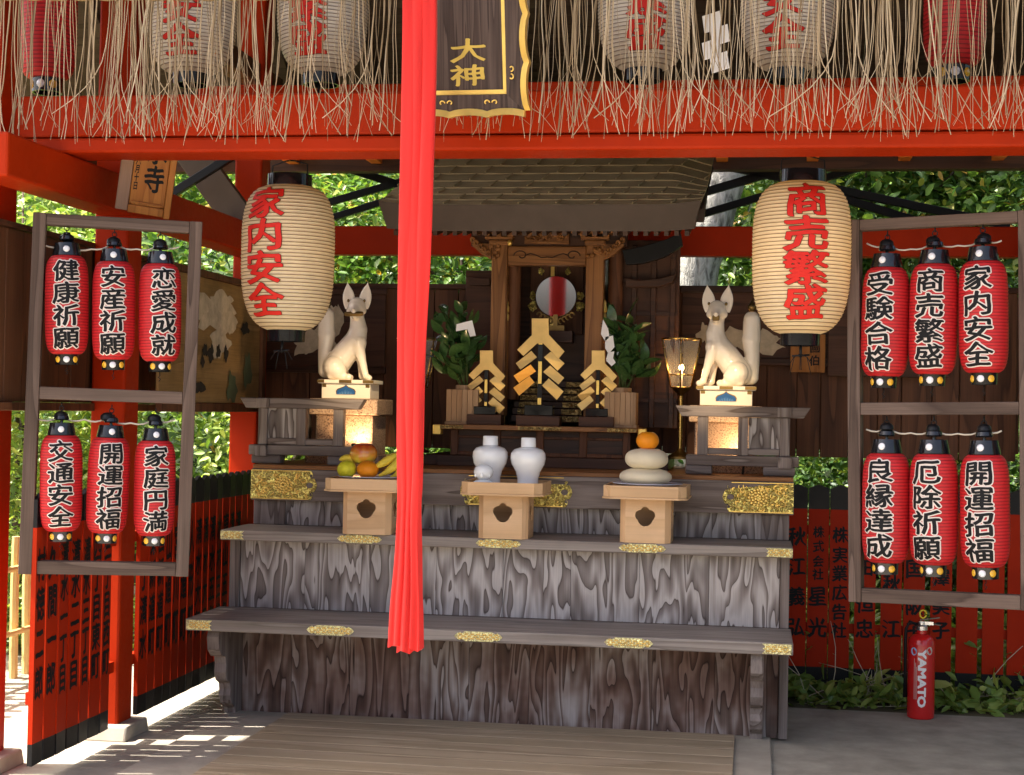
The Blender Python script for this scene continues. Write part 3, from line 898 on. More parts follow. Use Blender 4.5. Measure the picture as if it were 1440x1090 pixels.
# ---- right rack
OR = at(1203, 570, 6.42)
thR = R_(-17)
rackR, TR, LR = rack('lantern_rack', OR, thR, R_(-1.2), None, None, 'grey timber rack of red lanterns above the fire extinguisher', None, None, None)
zsR = frame(rackR, LR, (1197, 1209), [(1203, 310, 326), (1205, 566, 584), (1207, 826, 846)], .66)
for px_, py_, txt, lab, rt in ((1245, 453, '受験合格', 'red lantern lettered 受験合格 by the inner post, upper rail, rack above the fire extinguisher', -.10),
                               (1312.5, 449, '商売繁盛', 'red lantern lettered 商売繁盛 hanging midway on upper rail, rack above the fire extinguisher', .0),
                               (1383, 446, '家内安全', 'red lantern by the outer post, upper rail, rack above the fire extinguisher', -.1),
                               (1246, 714, '良縁達成', 'red lantern lettered 良縁達成 by the inner post, lower rail, rack above the fire extinguisher', -.12),
                               (1313, 715.5, '厄除祈願', 'red lantern lettered 厄除祈願 hanging midway on lower rail, rack above the fire extinguisher', -.14),
                               (1385, 718, '開運招福', 'red lantern by the outer post, lower rail, rack above the fire extinguisher', -.1)):
    hang(LR, TR, px_, py_, thR, 0, txt, lab, 1.0, GL, rt)
# power cords sagging between the lantern sockets, hung on the racks
for r, L, pts in ((rackL, LL, [(58, 343), (97, 345), (128, 350), (160, 341), (192, 350), (225, 344), (252, 347)]),
                  (rackL, LL, [(50, 589), (86, 586), (118, 590), (151, 588), (184, 595), (217, 590), (246, 590)]),
                  (rackR, LR, [(1218, 342), (1247, 344), (1280, 350), (1312, 340), (1346, 345), (1384, 336), (1408, 338)]),
                  (rackR, LR, [(1217, 604), (1247, 602), (1280, 609), (1312, 604), (1346, 610), (1384, 604), (1408, 606)])):
    P = [L(*q) for q in pts]
    for q in P: q.y = .012
    mb = MB(); out = []
    for i in range(len(P) - 1):
        for t in (0, .25, .5, .75): out.append(P[i].lerp(P[i + 1], t) - Vector((0, 0, .012 * math.sin(PI * t))))
    mb.tube(out + [P[-1]], .0035, 6)
    mb.build('cord', M['cord_white'], r, False, smooth=True)
    for q in P[1::2]:
        MB().lathe([(.02, -.012), (.028, -.006), (.026, .008), (.018, .016), (.008, .02)], (q.x, .0, q.z + .002), 16).build('lamp_socket', M['black_paint'], r, False, smooth=40)
# top corner red lanterns
for px_, lab in ((66, 'red paper lantern above the beam beyond the white lanterns, over the wooden name sign'), (1342, 'red paper lantern above the beam beyond the white lanterns, over the fire extinguisher')):
    p = at(px_, 118 if px_ < 700 else 100, 6.38); p.z += .30
    o = red_lantern(p, 0, None, lab, 0, 1.3, None)
# ================================================================ HANGING THINGS AT THE FRONT
# long red cloth of the bell pull: several folded strips side by side
YC = 5.3
path = [(590, -40, 1.0), (590, 72, 1.0), (588, 200, 1.0), (584, 330, .96), (580, 450, .88), (578, 560, .80), (577, 660, .78), (576, 720, .72), (575, 790, .80), (573, 850, .95), (571, 914, 1.05)]
cl = thing('bell_pull_cloth', at(571, 914, YC), 'long bright red cloth hanging down in front of the altar', 'cloth')
NS, NP = 3, 60
pts = []
for i in range(NP + 1):
    t = i / NP * (len(path) - 1); k = min(int(t), len(path) - 2); f = t - k
    a, b = path[k], path[k + 1]
    c0 = path[max(k - 1, 0)]; c1 = path[min(k + 2, len(path) - 1)]
    def cr(j):
        m0 = (b[j] - c0[j]) / 2; m1 = (c1[j] - a[j]) / 2
        return (2 * f ** 3 - 3 * f * f + 1) * a[j] + (f ** 3 - 2 * f * f + f) * m0 + (-2 * f ** 3 + 3 * f * f) * b[j] + (f ** 3 - f * f) * m1
    p = at(cr(0), cr(1), YC); pts.append((p, cr(2), i / NP))
SEG = 48
for s_ in range(NS):
    mb = MB(); vs = []
    for p, wsc, t in pts:
        low = max(0, (t - .55) / .45)
        W = .052 * wsc
        for k in range(SEG):
            a = 2 * PI * k / SEG
            # flattened folded section, offset per strip
            cx = (s_ - 1) * W * .62
            fold = 1 + (.03 + .26 * low) * math.sin(a * 5 + s_ * 1.7 + t * 2) + .05 * math.sin(a * 9 + 3 * t) * low
            x = cx + W * .52 * math.cos(a) * (1 + .1 * math.sin(a * 4 + s_))
            y = (.014 + .012 * low) * math.sin(a) * fold + .010 * math.sin(s_ * 2.4) - .012 * (s_ == 1)
            x += .004 * noise.noise((s_ * 3.1, t * 6, k * .05))
            y += .008 * noise.noise((s_ * 5.7, t * 5, k * .12))
            vs.append((p.x + x, p.y + y, p.z + ((.006 * math.sin(a * 3 + s_) + (.014, -.004, .006)[s_]) if t > .999 else 0)))
    n = NP + 1
    mb.add(vs, [(i * SEG + k, (i + 1) * SEG + k, (i + 1) * SEG + (k + 1) % SEG, i * SEG + (k + 1) % SEG) for i in range(n - 1) for k in range(SEG)] + [tuple(range(SEG)), tuple((n - 1) * SEG + k for k in range(SEG - 1, -1, -1))])
    mb.build('cloth_strip', M['cloth_red'], cl, smooth=60)

# name plaque with gilt wavy frame
YP = 5.62
pc = at(660, 160, YP)
pq = bpy.data.objects.new('name_plaque', None); COL.objects.link(pq)
pq.location = pc; pq.rotation_euler = (R_(9), 0, R_(-2)); tag(pq, 'dark wooden name plaque with wavy gilt frame and gold lettering 大神', 'plaque')
sc_ = 5.75 / 2200
def q(px_, py_): return ((px_ - 660) * sc_, (160 - py_) * sc_)
MB().prism([q(612, 128), q(708, 128), q(706, -40), q(614, -40)], .0, .03).build('board', M['plaque_wood'], pq, False)
for poly in ([q(606, 134), q(714, 134), q(709, 127.5), q(611, 127.5)], [q(714, 134), q(712, -40), q(706.5, -40), q(709, 127.5)], [q(606, 134), q(611, 127.5), q(613.5, -40), q(608, -40)]):
    MB().prism(poly, -.006, .0).build('inner_border', M['gilt'], pq, False, bev=.001)
def wavy(a, b, n, amp, nx_, nz_):
    out = []
    for i in range(n * 8 + 1):
        t = i / (n * 8)
        w = amp * (abs(math.sin(PI * n * t)) ** .7)
        out.append((a[0] + (b[0] - a[0]) * t + nx_ * w, a[1] + (b[1] - a[1]) * t + nz_ * w))
    return out
bl, br, tr, tl_ = q(580, 157), q(740, 157), q(737, -40), q(583, -40)
bot = wavy(bl, br, 3, .010, 0, 1); rgt = wavy(br, tr, 3, .014, -1, 0); lft = wavy(tl_, bl, 3, .014, 1, 0)
ring = [q(606, 134)] + [q(608, -40)]
MB().prism(bot + [q(714, 134.2), q(606, 134.2)], -.012, .0).build('frame_side', M['plaque_wood'], pq, False)
MB().prism(rgt + [q(712, -40), q(714.2, 134)], -.012, .0).build('frame_side', M['plaque_wood'], pq, False)
MB().prism([q(608, -40)] + lft + [q(605.8, 134)], -.012, .0).build('frame_side', M['plaque_wood'], pq, False)
for crv, dx, dz in ((bot, 0, -1), (rgt, 1, 0), (lft, -1, 0)):
    mb = MB(); n = len(crv); t_ = .024
    vs = []
    for x, z in crv:
        vs += [(x, -.017, z), (x + dx * t_, -.035, z + dz * t_), (x + dx * t_, .008, z + dz * t_), (x, .008, z)]
    mb.add(vs, [(i * 4 + k, i * 4 + (k + 1) % 4, i * 4 + 4 + (k + 1) % 4, i * 4 + 4 + k) for i in range(n - 1) for k in range(4)] + [(0, 1, 2, 3), (4 * n - 1, 4 * n - 2, 4 * n - 3, 4 * n - 4)])
    mb.build('gilt_edge', M['gilt'], pq, False, smooth=30)
mb = MB()
for cx_, cy_, sg in ((628, 150, 1), (692, 150, 1), (724, 105, 0)):
    c = q(cx_, cy_)
    for s in (-1, 1):
        pp = []
        for i in range(12):
            a = i / 11 * 4.2; r = .012 * (1 - i / 15)
            d = (s * (.016 - r * math.cos(a)), .012 + r * math.sin(a))
            if not sg: d = (d[1] - .02, d[0])
            pp.append((c[0] + d[0], -.015, c[1] + d[1]))
        mb.tube(pp, .0028, 6)
mb.build('gilt_scrolls', M['gilt'], pq, False, smooth=True)
it = [('大', *q(660, 73), .140, .088), ('神', *q(659, 107), .138, .080)]
char_texts('lettering', it, .024, lambda u, z: Vector((u, -.0025, z)), M['gold_paint'], pq)
mb = MB(); mb.bar((-.1, .02, .42), (-.1, .3, .62), .02, .03).bar((.1, .02, .42), (.1, .3, .62), .02, .03); mb.build('bracket', M['dark_metal'], pq, False)

# sacred straw rope with its fringe
YR = 5.80
rp = thing('straw_rope', at(720, 20, YR), 'thick twisted straw rope with long loose fringe strung along the red beam', 'rope')
zr = at(720, -35, YR).z
XA, XB = -3.3, 1.7
for s in range(3):
    pp = []
    for i in range(241):
        x = XA + (XB - XA) * i / 240; a = i * .42 + s * 2 * PI / 3
        pp.append((x, YR + .022 * math.cos(a), zr + .022 * math.sin(a) - .04 * math.sin(PI * i / 240)))
    MB().tube(pp, .024, 8).build('rope_strand', M['rope_straw'], rp, smooth=True)
def strands(xs_range, zlow):
    mb = MB()
    x = xs_range[0]
    while x < xs_range[1]:
        wide = random.uniform(.03, .075)
        n = random.randint(6, 17)
        for _ in range(n):
            x0 = x + random.gauss(0, wide * .35)
            z0 = zr - .01; zend = zlow + random.uniform(-.035, .06) + (.05 if random.random() < .15 else 0)
            dx = random.gauss(0, .018) + (x0 - x) * .9
            hook = random.gauss(0, .03) if random.random() < .5 else random.gauss(0, .11)
            y0 = YR - .01 + random.uniform(-.02, .03); dy = random.uniform(-.035, .02)
            kt = random.uniform(.5, .9); kink = random.gauss(0, .09) if random.random() < .35 else 0
            ns = 9; pp = []; rr = []
            r0 = random.choice((.0012, .0016, .0020, .0026, .0034))
            for i in range(ns + 1):
                t = i / ns
                pp.append((x0 + dx * t + hook * max(0, t - .45) ** 2 * 2.6 + .004 * math.sin(t * 9 + x0 * 90) + kink * max(0, t - kt), y0 + dy * t + .008 * math.sin(4 * t + x0 * 50), z0 + (zend - z0) * t + abs(hook) * .25 * max(0, t - .55)))
                rr.append(r0 * (1 - .35 * t))
            mb.tube(pp, rr, 4, cap=False)
        x += random.uniform(.045, .10)
    return mb
zl = at(720, 186, YR).z
fr = strands((XA + .3, at(560, 100, YR).x), zl - .008).build('straw_fringe', M['straw'], rp, smooth=True); fr['kind'] = 'stuff'
fr = strands((at(752, 100, YR).x, XB - .1), zl - .008).build('straw_fringe', M['straw'], rp, smooth=True); fr['kind'] = 'stuff'
fr = strands((at(640, 100, YR).x, at(708, 100, YR).x), zl - .0).build('straw_fringe', M['straw'], rp, smooth=True); fr['kind'] = 'stuff'
# folded white paper streamer on the rope
mb = MB(); c = at(998, 60, YR + .10)
for i in range(4):
    o_ = (i % 2) * .03
    mb.prism([(c.x - .03 + o_, c.z + .10 - i * .05), (c.x + .035 + o_, c.z + .12 - i * .05), (c.x + .045 + o_, c.z + .055 - i * .05), (c.x - .02 + o_, c.z + .035 - i * .05)], c.y + i * .003, c.y + i * .003 + .0012)
mb.build('paper_streamer', M['paper_white'], rp)

# wooden sign with brushed lettering on the side beam
sg_o = at(212, 262, 6.30)
sgn = bpy.data.objects.new('wooden_sign', None); COL.objects.link(sgn)
sgn.location = at(200, 299, 6.2); sgn.rotation_euler = (R_(14), R_(7), R_(20)); tag(sgn, 'narrow orange wooden sign lettered 水寺 leaning off the side beam', 'sign')
h_ = .34
MB().box(-.06, .085, .0, .02, .03, h_).build('board', M['sign_wood'], sgn, False, bev=.003)
MB().box(-.112, -.061, -.012, .028, .0, h_).build('frame_side', M['sign_wood_pale'], sgn, False, bev=.004)
MB().box(.086, .112, -.012, .028, -.01, h_).build('frame_side', M['sign_wood'], sgn, False, bev=.004)
MB().box(-.06, .085, -.018, .03, -.005, .029).build('frame_bottom', M['sign_wood'], sgn, False, bev=.004)
MB().box(-.05, .075, -.01, .02, .0295, .045).build('moulding', M['sign_wood'], sgn, False, bev=.003)
char_texts('lettering', [('水', .03, .255, .085, .10), ('寺', .03, .145, .085, .12)] + vtext('八月十日', .23, .14, .02, -.042), .035, lambda u, z: Vector((u, -.0015, z)), M['ink'], sgn)
MB().box(-.05, .05, .02, .10, .12, .30).build('mount_block', M['sign_wood'], sgn, False, bev=.003)

# ================================================================ PAINTED BOARDS
# crane painting on the side wall (plane X = -2.9)
em = thing('painted_board', (-2.745, 7.9, 1.48), 'faded painted wooden board with white bird on the side wall', 'painting')
MB().box(-2.757, -2.741, 6.95, 8.44, 1.50, 2.13).build('board', M['ema_board'], em, bev=.003)
for y0, y1, z0, z1 in ((6.95, 8.44, 2.131, 2.165), (6.95, 8.44, 1.455, 1.499), (8.441, 8.50, 1.455, 2.165)):
    MB().box(-2.757, -2.722, y0, y1, z0, z1).build('frame_side', M['wall_brown'], em, bev=.004)
def blobpoly(c, rx, rz, n=18, seed=0, wob=.25):
    rnd = random.Random(seed); ph = [rnd.random() * 6 for _ in range(4)]
    return [(c[0] + rx * math.cos(a) * (1 + wob * math.sin(3 * a + ph[0]) + wob * .5 * math.sin(7 * a + ph[1])), c[1] + rz * math.sin(a) * (1 + wob * math.sin(4 * a + ph[2]) + wob * .5 * math.sin(9 * a + ph[3]))) for a in [2 * PI * i / n for i in range(n)]]
def yz(pts, X):     # flat paint patch on the side wall
    n = len(pts)
    return MB().add([(X, y, z) for y, z in pts], [tuple(range(n))])
PX = -2.7395
def wy(px_, py_): p = atX(px_, py_, PX); return (p.y, p.z)
sp_ = abs(wy(310, 440)[0] - wy(309, 440)[0]); sq_ = abs(wy(300, 440)[1] - wy(300, 441)[1])
lay = 0
for cx_, cy_, rx, rz_, mt, sd_ in ((300, 440, 26, 26, 'horse_white', 1), (313, 425, 14, 16, 'horse_white', 2), (282, 432, 9, 14, 'horse_white', 3), (308, 482, 14, 20, 'horse_white', 4), (318, 455, 14, 18, 'horse_white', 14),
                                (288, 492, 3.2, 9, 'horse_dark', 5), (296, 498, 4, 12, 'horse_dark', 6), (306, 494, 3, 10, 'horse_dark', 7), (317, 498, 3, 11, 'horse_dark', 8), (284, 508, 2.5, 8, 'horse_dark', 9), (344, 462, 6, 9, 'horse_dark', 10), (325, 545, 7, 22, 'paint_green', 11), (347, 520, 6, 26, 'paint_green', 12), (278, 545, 8, 8, 'horse_dark', 13)):
    lay += 1
    yz(blobpoly(wy(cx_, cy_), rx * sp_, rz_ * sq_, 22, sd_), PX + .0004 * lay).build('paint_patch', M[mt], em)
# two big dark boards on the back wall with pale painting
for (xa, ya, xb, yb), lab, pats in (((376, 404, 541, 526), 'dark framed votive board behind the fox holding a scroll', [(430, 480, 22, 18, 'horse_white', 21), (462, 470, 16, 26, 'horse_white', 22), (470, 445, 12, 18, 'horse_white', 25), (430, 492, 10, 5, 'horse_white', 26)]),
                               ((960, 402, 1196, 516), 'dark framed votive board behind the fox with an open mouth', [(1040, 478, 24, 16, 'horse_white', 23), (1075, 482, 26, 14, 'horse_white', 24), (992, 470, 10, 14, 'horse_white', 27)])):
    a = at(xa, ya, 8.86); b = at(xb, yb, 8.86)
    vb = thing('votive_board', ((a.x + b.x) / 2, 8.87, b.z), lab, 'painting')
    MB().box(a.x, b.x, 8.850, 8.866, b.z, a.z).build('board', M['wall_brown_x'], vb, bev=.003)
    for bx_ in ((a.x, b.x, a.z - .04, a.z), (a.x, b.x, b.z, b.z + .04)):
        MB().box(bx_[0] - .01, bx_[1] + .01, 8.832, 8.8495, bx_[2], bx_[3]).build('frame_side', M['shrine_dark'], vb, bev=.004)
    sx_ = abs(at(701, 450, 8.84).x - at(700, 450, 8.84).x)
    for i, (cx_, cy_, rx, rz_, mt, sd_) in enumerate(pats):
        p = at(cx_, cy_, 8.845); pl = blobpoly((p.x, p.z), rx * sx_, rz_ * sx_, 26, sd_, .3)
        MB().add([(x, 8.8475 - .0005 * i, z) for x, z in pl], [tuple(range(len(pl)))]).build('paint_patch', M[mt], vb)
a, b = at(1112, 470, 8.82), at(1160, 524, 8.82)
tg = thing('wooden_tag', ((a.x + b.x) / 2, 8.83, b.z), 'small brown wooden tag with brushed characters on the back wall', 'sign')
MB().box(a.x, b.x, 8.815, 8.831, b.z, a.z).build('board', M['sign_wood'], tg, bev=.002)
cxp = at(1146, 498, 8.81)
char_texts('lettering', [('画', cxp.x, cxp.z + .035, .06, .06), ('伯', cxp.x, cxp.z - .035, .06, .06)], .03, lambda u, z: Vector((u, 8.8135, z)), M['ink'], tg, True)
a, b = at(1165, 470, 8.80), at(1230, 530, 8.80)
vb = thing('votive_board', ((a.x + b.x) / 2, 8.8, b.z), 'small plain dark board on the back wall behind a lantern rack', 'painting')
MB().box(a.x, b.x + .4, 8.80, 8.829, b.z, a.z + .15).build('board', M['wall_brown_x'], vb, bev=.004)

# ================================================================ FOXES
def fuse(name, caps, voxel, mat, smooth_it=6, extra=None):
    mb = MB()
    for p0, r0, p1, r1 in caps:
        p0 = Vector(p0); p1 = Vector(p1)
        n = max(2, int((p1 - p0).length / (min(r0, r1) * .35)) + 1)
        n = min(n, 26)
        for i in range(n):
            t = i / (n - 1)
            mb.ball(p0.lerp(p1, t), r0 + (r1 - r0) * t, 14, 9)
    if extra: extra(mb)
    o = mb.build('tmp', M[mat])
    m = o.modifiers.new('r', 'REMESH'); m.mode = 'VOXEL'; m.voxel_size = voxel
    s = o.modifiers.new('s', 'SMOOTH'); s.iterations = smooth_it; s.factor = .5
    dg = bpy.context.evaluated_depsgraph_get()
    me = bpy.data.meshes.new_from_object(o.evaluated_get(dg))
    me.name = name
    me.polygons.foreach_set('use_smooth', [True] * len(me.polygons))
    old = o.data
    bpy.data.objects.remove(o); bpy.data.meshes.remove(old)
    if not me.materials: me.materials.append(M[mat])
    return me
k_ = 8.15 / 2200 * 1.0
def fx(px_, py_, y=0.0): return ((px_ - 1022) * k_, y, (541 - py_) * k_)   # fox-local: origin at the foot centre
def S(v): return v * k_
FOX = [ # torso: haunch to chest
    (fx(1038, 522), S(19), fx(1022, 500, -.0), S(18)), (fx(1022, 500), S(18), fx(1009, 484, -.0), S(16.5)), (fx(1009, 484), S(16.5), fx(1005, 468), S(13)),
    (fx(1005, 468), S(13.5), fx(1007, 452), S(10.5)), (fx(1007, 452), S(10.5), fx(1008, 437, -.012), S(11.5)),
    (fx(1003, 487, -.02), S(12), fx(1003, 497, -.02), S(10)),
    # haunches (near, far)
    (fx(1036, 522, -.05), S(16), fx(1030, 528, -.055), S(13)), (fx(1040, 522, .05), S(16), fx(1034, 530, .055), S(12)),
    (fx(1040, 534, -.055), S(7), fx(1016, 537, -.065), S(5)), (fx(1042, 534, .055), S(7), fx(1020, 537, .065), S(5)),
    (fx(1016, 537, -.065), S(5), fx(1013, 537, -.07), S(5.2)),
    # front legs
    (fx(1002, 492, -.035), S(9), fx(995, 515, -.04), S(5.8)), (fx(995, 515, -.04), S(5.8), fx(990, 534, -.042), S(4.6)), (fx(990, 535, -.042), S(4.8), fx(984, 537.5, -.052), S(4.4)),
    (fx(1006, 492, .035), S(9), fx(1003, 515, .035), S(5.6)), (fx(1003, 515, .035), S(5.4), fx(1001, 534, .033), S(4.6)), (fx(1001, 535, .033), S(4.8), fx(995, 537.5, .028), S(4.4)),
    # head turned to the front
    (fx(1007, 434, -.015), S(13), fx(1007, 437, -.03), S(12)), (fx(1007, 438, -.04), S(9.5), fx(1006, 442, -.075), S(5.8)), (fx(1006, 442, -.075), S(5.8), fx(1006, 443, -.088), S(4.6)),
    (fx(1006.5, 448, -.035), S(7), fx(1006, 450, -.068), S(3.6)),
    (fx(998, 440, -.02), S(6), fx(998, 441, -.025), S(6)), (fx(1016, 440, -.02), S(6), fx(1016, 441, -.025), S(6)),
    # tail standing up behind
    (fx(1046, 531, .02), S(8), fx(1056, 528, .03), S(10)), (fx(1056, 528, .03), S(10), fx(1057, 505, .03), S(10)), (fx(1057, 505, .03), S(10), fx(1054, 475, .03), S(13)),
    (fx(1055, 475, .03), S(13), fx(1055, 452, .03), S(12.5)), (fx(1055, 452, .03), S(12.5), fx(1055, 447, .03), S(12)),
]
fox_me = fuse('fox_body', FOX, .0052, 'fox_white', 5)
def ear_mesh():
    mb = MB(); H_ = S(40); n = 12; vs = []
    for i in range(n + 1):
        t = i / n
        wd = S(9.0) * (math.sin(PI * min(1, .22 + t * .80)) ** .8) * (1 - t ** 6)
        for k in range(12):
            a = 2 * PI * k / 12
            x = wd * math.cos(a); y = .30 * wd * math.sin(a) + (.35 * wd * max(0, -math.sin(a)) ** 1 * (1 - abs(math.cos(a))))
            vs.append((x, y, t * H_))
    return mb.add(vs, [(i * 12 + k, i * 12 + (k + 1) % 12, i * 12 + 12 + (k + 1) % 12, i * 12 + 12 + k) for i in range(n) for k in range(12)] + [tuple(range(11, -1, -1)), tuple(n * 12 + k for k in range(12))]).mesh('ear', M['fox_white'], smooth=60)
ear_me = ear_mesh()
earin_me = MB().ball((0, 0, 0), S(2.0), 10, 6, (1, .5, 1.25)).mesh('ear_hole', M['dark_brass'], smooth=True)
eye_me = MB().ball((0, 0, 0), S(1.5), 10, 6, (1.7, .6, .55)).mesh('eye', M['dark_brass'], smooth=True)
jewel_me = MB().lathe([(.0, -.018), (.018, -.016), (.020, -.010), (.014, -.006), (.022, .004), (.024, .014), (.018, .026), (.009, .038), (.003, .05), (0, .054)], seg=20).mesh('jewel', M['dark_brass'], smooth=45)
def fox(loc, mirror, label, mouth):
    o = thing('fox_statue', loc, label, 'statue', 'white fox statues flanking the shrine')
    s = -1 if mirror else 1
    o.scale = (s, 1, 1)
    b = link('fox_body', fox_me, o)
    for ex, tl in ((997, -.12), (1018, .12)):
        e = link('ear', ear_me, b, loc=fx(ex, 437.5, -.012), rot=(R_(-4), tl, 0))
        link('ear_hole', earin_me, e, loc=(0, -S(3.6), S(11)))
    for ex in (1000, 1014):
        link('eye', eye_me, b, loc=fx(ex, 438, -.055 + .004), rot=(0, .35 * (1 if ex < 1007 else -1), .5 * (-1 if ex < 1007 else 1)))
    link('nose', MB().ball((0, 0, 0), S(2.2), 8, 6, (1.2, .8, .8)).mesh('nose', M['fox_white'], smooth=True), b, loc=fx(1006, 440.5, -.104))
    link('tail_jewel', jewel_me, b, loc=(fx(1055, 433)[0], .03, fx(1055, 433)[2]))
    if mouth == 'scroll':
        MB().lathe([(0, -.052), (.010, -.05), (.0125, -.04), (.0125, .04), (.010, .05), (0, .052)], seg=14, cap=False).build('scroll', M['dark_brass'], b, False, smooth=40, loc=(fx(1006, 447)[0], -.088, fx(1006, 447)[2] + .002), rot=(0, R_(92), 0))
    else:
        MB().box(-.018, .018, -.012, .012, -.014, .014).build('jewel', M['dark_brass'], b, False, bev=.005, loc=(fx(1006, 447)[0], -.088, fx(1006, 447)[2] - .001))
    return o
fR = at(1022, 541, 8.15); fL = at(486.5, 537, 8.15)
zf = (fR.z + fL.z) / 2
def plinth(cx, zt, label):
    o = thing('statue_plinth', (cx, 8.15, zt - .10), label, 'plinth', 'painted plinths of the fox statues')
    L = lambda *a: MB().box(*a)
    b = L(-.132, .132, -.10, .10, -.0995, -.021).build('plinth_box', M['plinth_white'], o, False, loc=(0, 0, .1), bev=.003)
    t = L(-.150, .150, -.115, .115, -.0205, 0).build('top_slab', M['plinth_white'], o, False, loc=(0, 0, .1), bev=.004)
    for x0, x1 in ((-.153, -.115), (-.034, .034), (.095, .153)):
        L(x0, x1, -.1175, -.113, -.017, -.001).build('gilt_trim', M['dark_brass'], t, False, bev=.001)
    for s in (-1, 1):
        L(s * .118 - .011, s * .118 + .011, -.1025, -.0995, -.040, -.0215).build('gilt_trim', M['dark_brass'], b, False, bev=.001)
    og = [(-.048, -.077), (-.05, -.064), (-.042, -.052), (-.024, -.045), (-.012, -.040), (0, -.030), (.012, -.040), (.024, -.045), (.042, -.052), (.05, -.064), (.048, -.077)]
    MB().prism([(x * 1.08, z if z < -.07 else z + .004) for x, z in og], -.1020, -.0995).build('emblem', M['dark_brass'], b, False)
    e = MB().prism(og, -.1035, -.1022).build('emblem', M['blue_paint'], b, False)
    mb = MB()
    for i in range(-4, 5): mb.prism([(i * .009 - .0012, -.076), (i * .009 + .0012, -.076), (i * .007, -.052 - abs(i) * .003)], -.1044, -.1037)
    mb.build('emblem_rays', M['blue_light'], e, False)
    return o
fox((fR.x, 8.15, zf), False, 'white fox statue with a dark jewel in its open mouth', 'jewel')
fox((fL.x, 8.15, zf), True, 'white fox statue gripping a bronze scroll in its mouth', 'scroll')
pR = at(1021.5, 560, 8.15).x; pL = at(493, 555, 8.15).x
plinth(pR, zf, 'white painted plinth with blue emblem under the fox holding a jewel')
plinth(pL, zf, 'white painted plinth with blue emblem under the fox holding a scroll')
for cx, lab in ((pR, 'speckled pinkish granite pedestal under the jewel fox'), (pL, 'speckled pinkish granite pedestal under the scroll fox')):
    g = thing('granite_pedestal', (cx, 8.16, 1.194), lab, 'pedestal', 'granite pedestals')
    zt = zf - .10
    MB().box(cx - .185, cx + .185, 8.0, 8.36, zt - .085, zt - .001).build('cap_stone', M['granite_pink'], g, bev=.006)
    MB().box(cx - .155, cx + .155, 8.03, 8.33, 1.24, zt - .0855).build('shaft', M['granite_pink'], g, bev=.006)
    MB().box(cx - .20, cx + .20, 7.99, 8.37, 1.194, 1.2395).build('base_stone', M['granite_pink'], g, bev=.006)
# warm spot lamps fixed behind the front beam, aimed at the plinths
def spot(lab, loc, aim, power, ang):
    loc = Vector(loc); d = (Vector(aim) - loc).normalized()
    h = thing('spot_lamp', loc, lab, 'lamp', 'spot lamps behind the front beam')
    MB().tube([loc - d * .09, loc - d * .02, loc - d * .004], [.022, .026, .03], 14).build('lamp_body', M['black_paint'], h, smooth=40)
    MB().tube([loc - d * .06, (loc.x, 6.135, loc.z + .03)], .008, 6).build('stem', M['black_paint'], h)
    l = bpy.data.lights.new('spot', 'SPOT'); l.energy = power; l.color = (1, .76, .46); l.spot_size = R_(ang); l.spot_blend = .9; l.shadow_soft_size = .02
    o = bpy.data.objects.new('spot', l); COL.objects.link(o); setpar(o, h, True); o.location = loc + d * .01
    o.rotation_euler = d.to_track_quat('-Z', 'Y').to_euler()
spot('small black spot lamp behind the beam aimed at the jewel fox', (-.42, 6.25, 2.60), (pR - .05, 8.05, 1.56), 80, 17)
spot('small black spot lamp behind the beam aimed at the scroll fox', (-1.52, 6.25, 2.60), (pL + .05, 8.05, 1.56), 80, 17)

def floor_lamp(lab, x, aim, power):
    loc = Vector((x, 7.93, 1.30)); d = (Vector(aim) - loc).normalized()
    h = thing('floor_lamp', (x, 7.93, 1.194), lab, 'lamp', 'low lamps in front of the pedestals')
    MB().tube([loc - d * .035, loc - d * .004], [.014, .019], 12).build('lamp_body', M['black_paint'], h, smooth=40)
    MB().tube([loc - d * .02, (x, 7.93, 1.194)], .006, 6).build('stem', M['black_paint'], h)
    l = bpy.data.lights.new('flood', 'SPOT'); l.energy = power; l.color = (1, .66, .34); l.spot_size = R_(150); l.spot_blend = .5; l.shadow_soft_size = .015
    o = bpy.data.objects.new('flood', l); COL.objects.link(o); setpar(o, h, True); o.location = loc + d * .012
    o.rotation_euler = d.to_track_quat('-Z', 'Y').to_euler()
floor_lamp('low black lamp at the granite pedestal of the jewel fox', -.05, (pR - .12, 8.12, 1.62), 1.5)
floor_lamp('low black lamp at the granite pedestal of the scroll fox', -2.05, (pL + .08, 8.12, 1.62), 1.5)

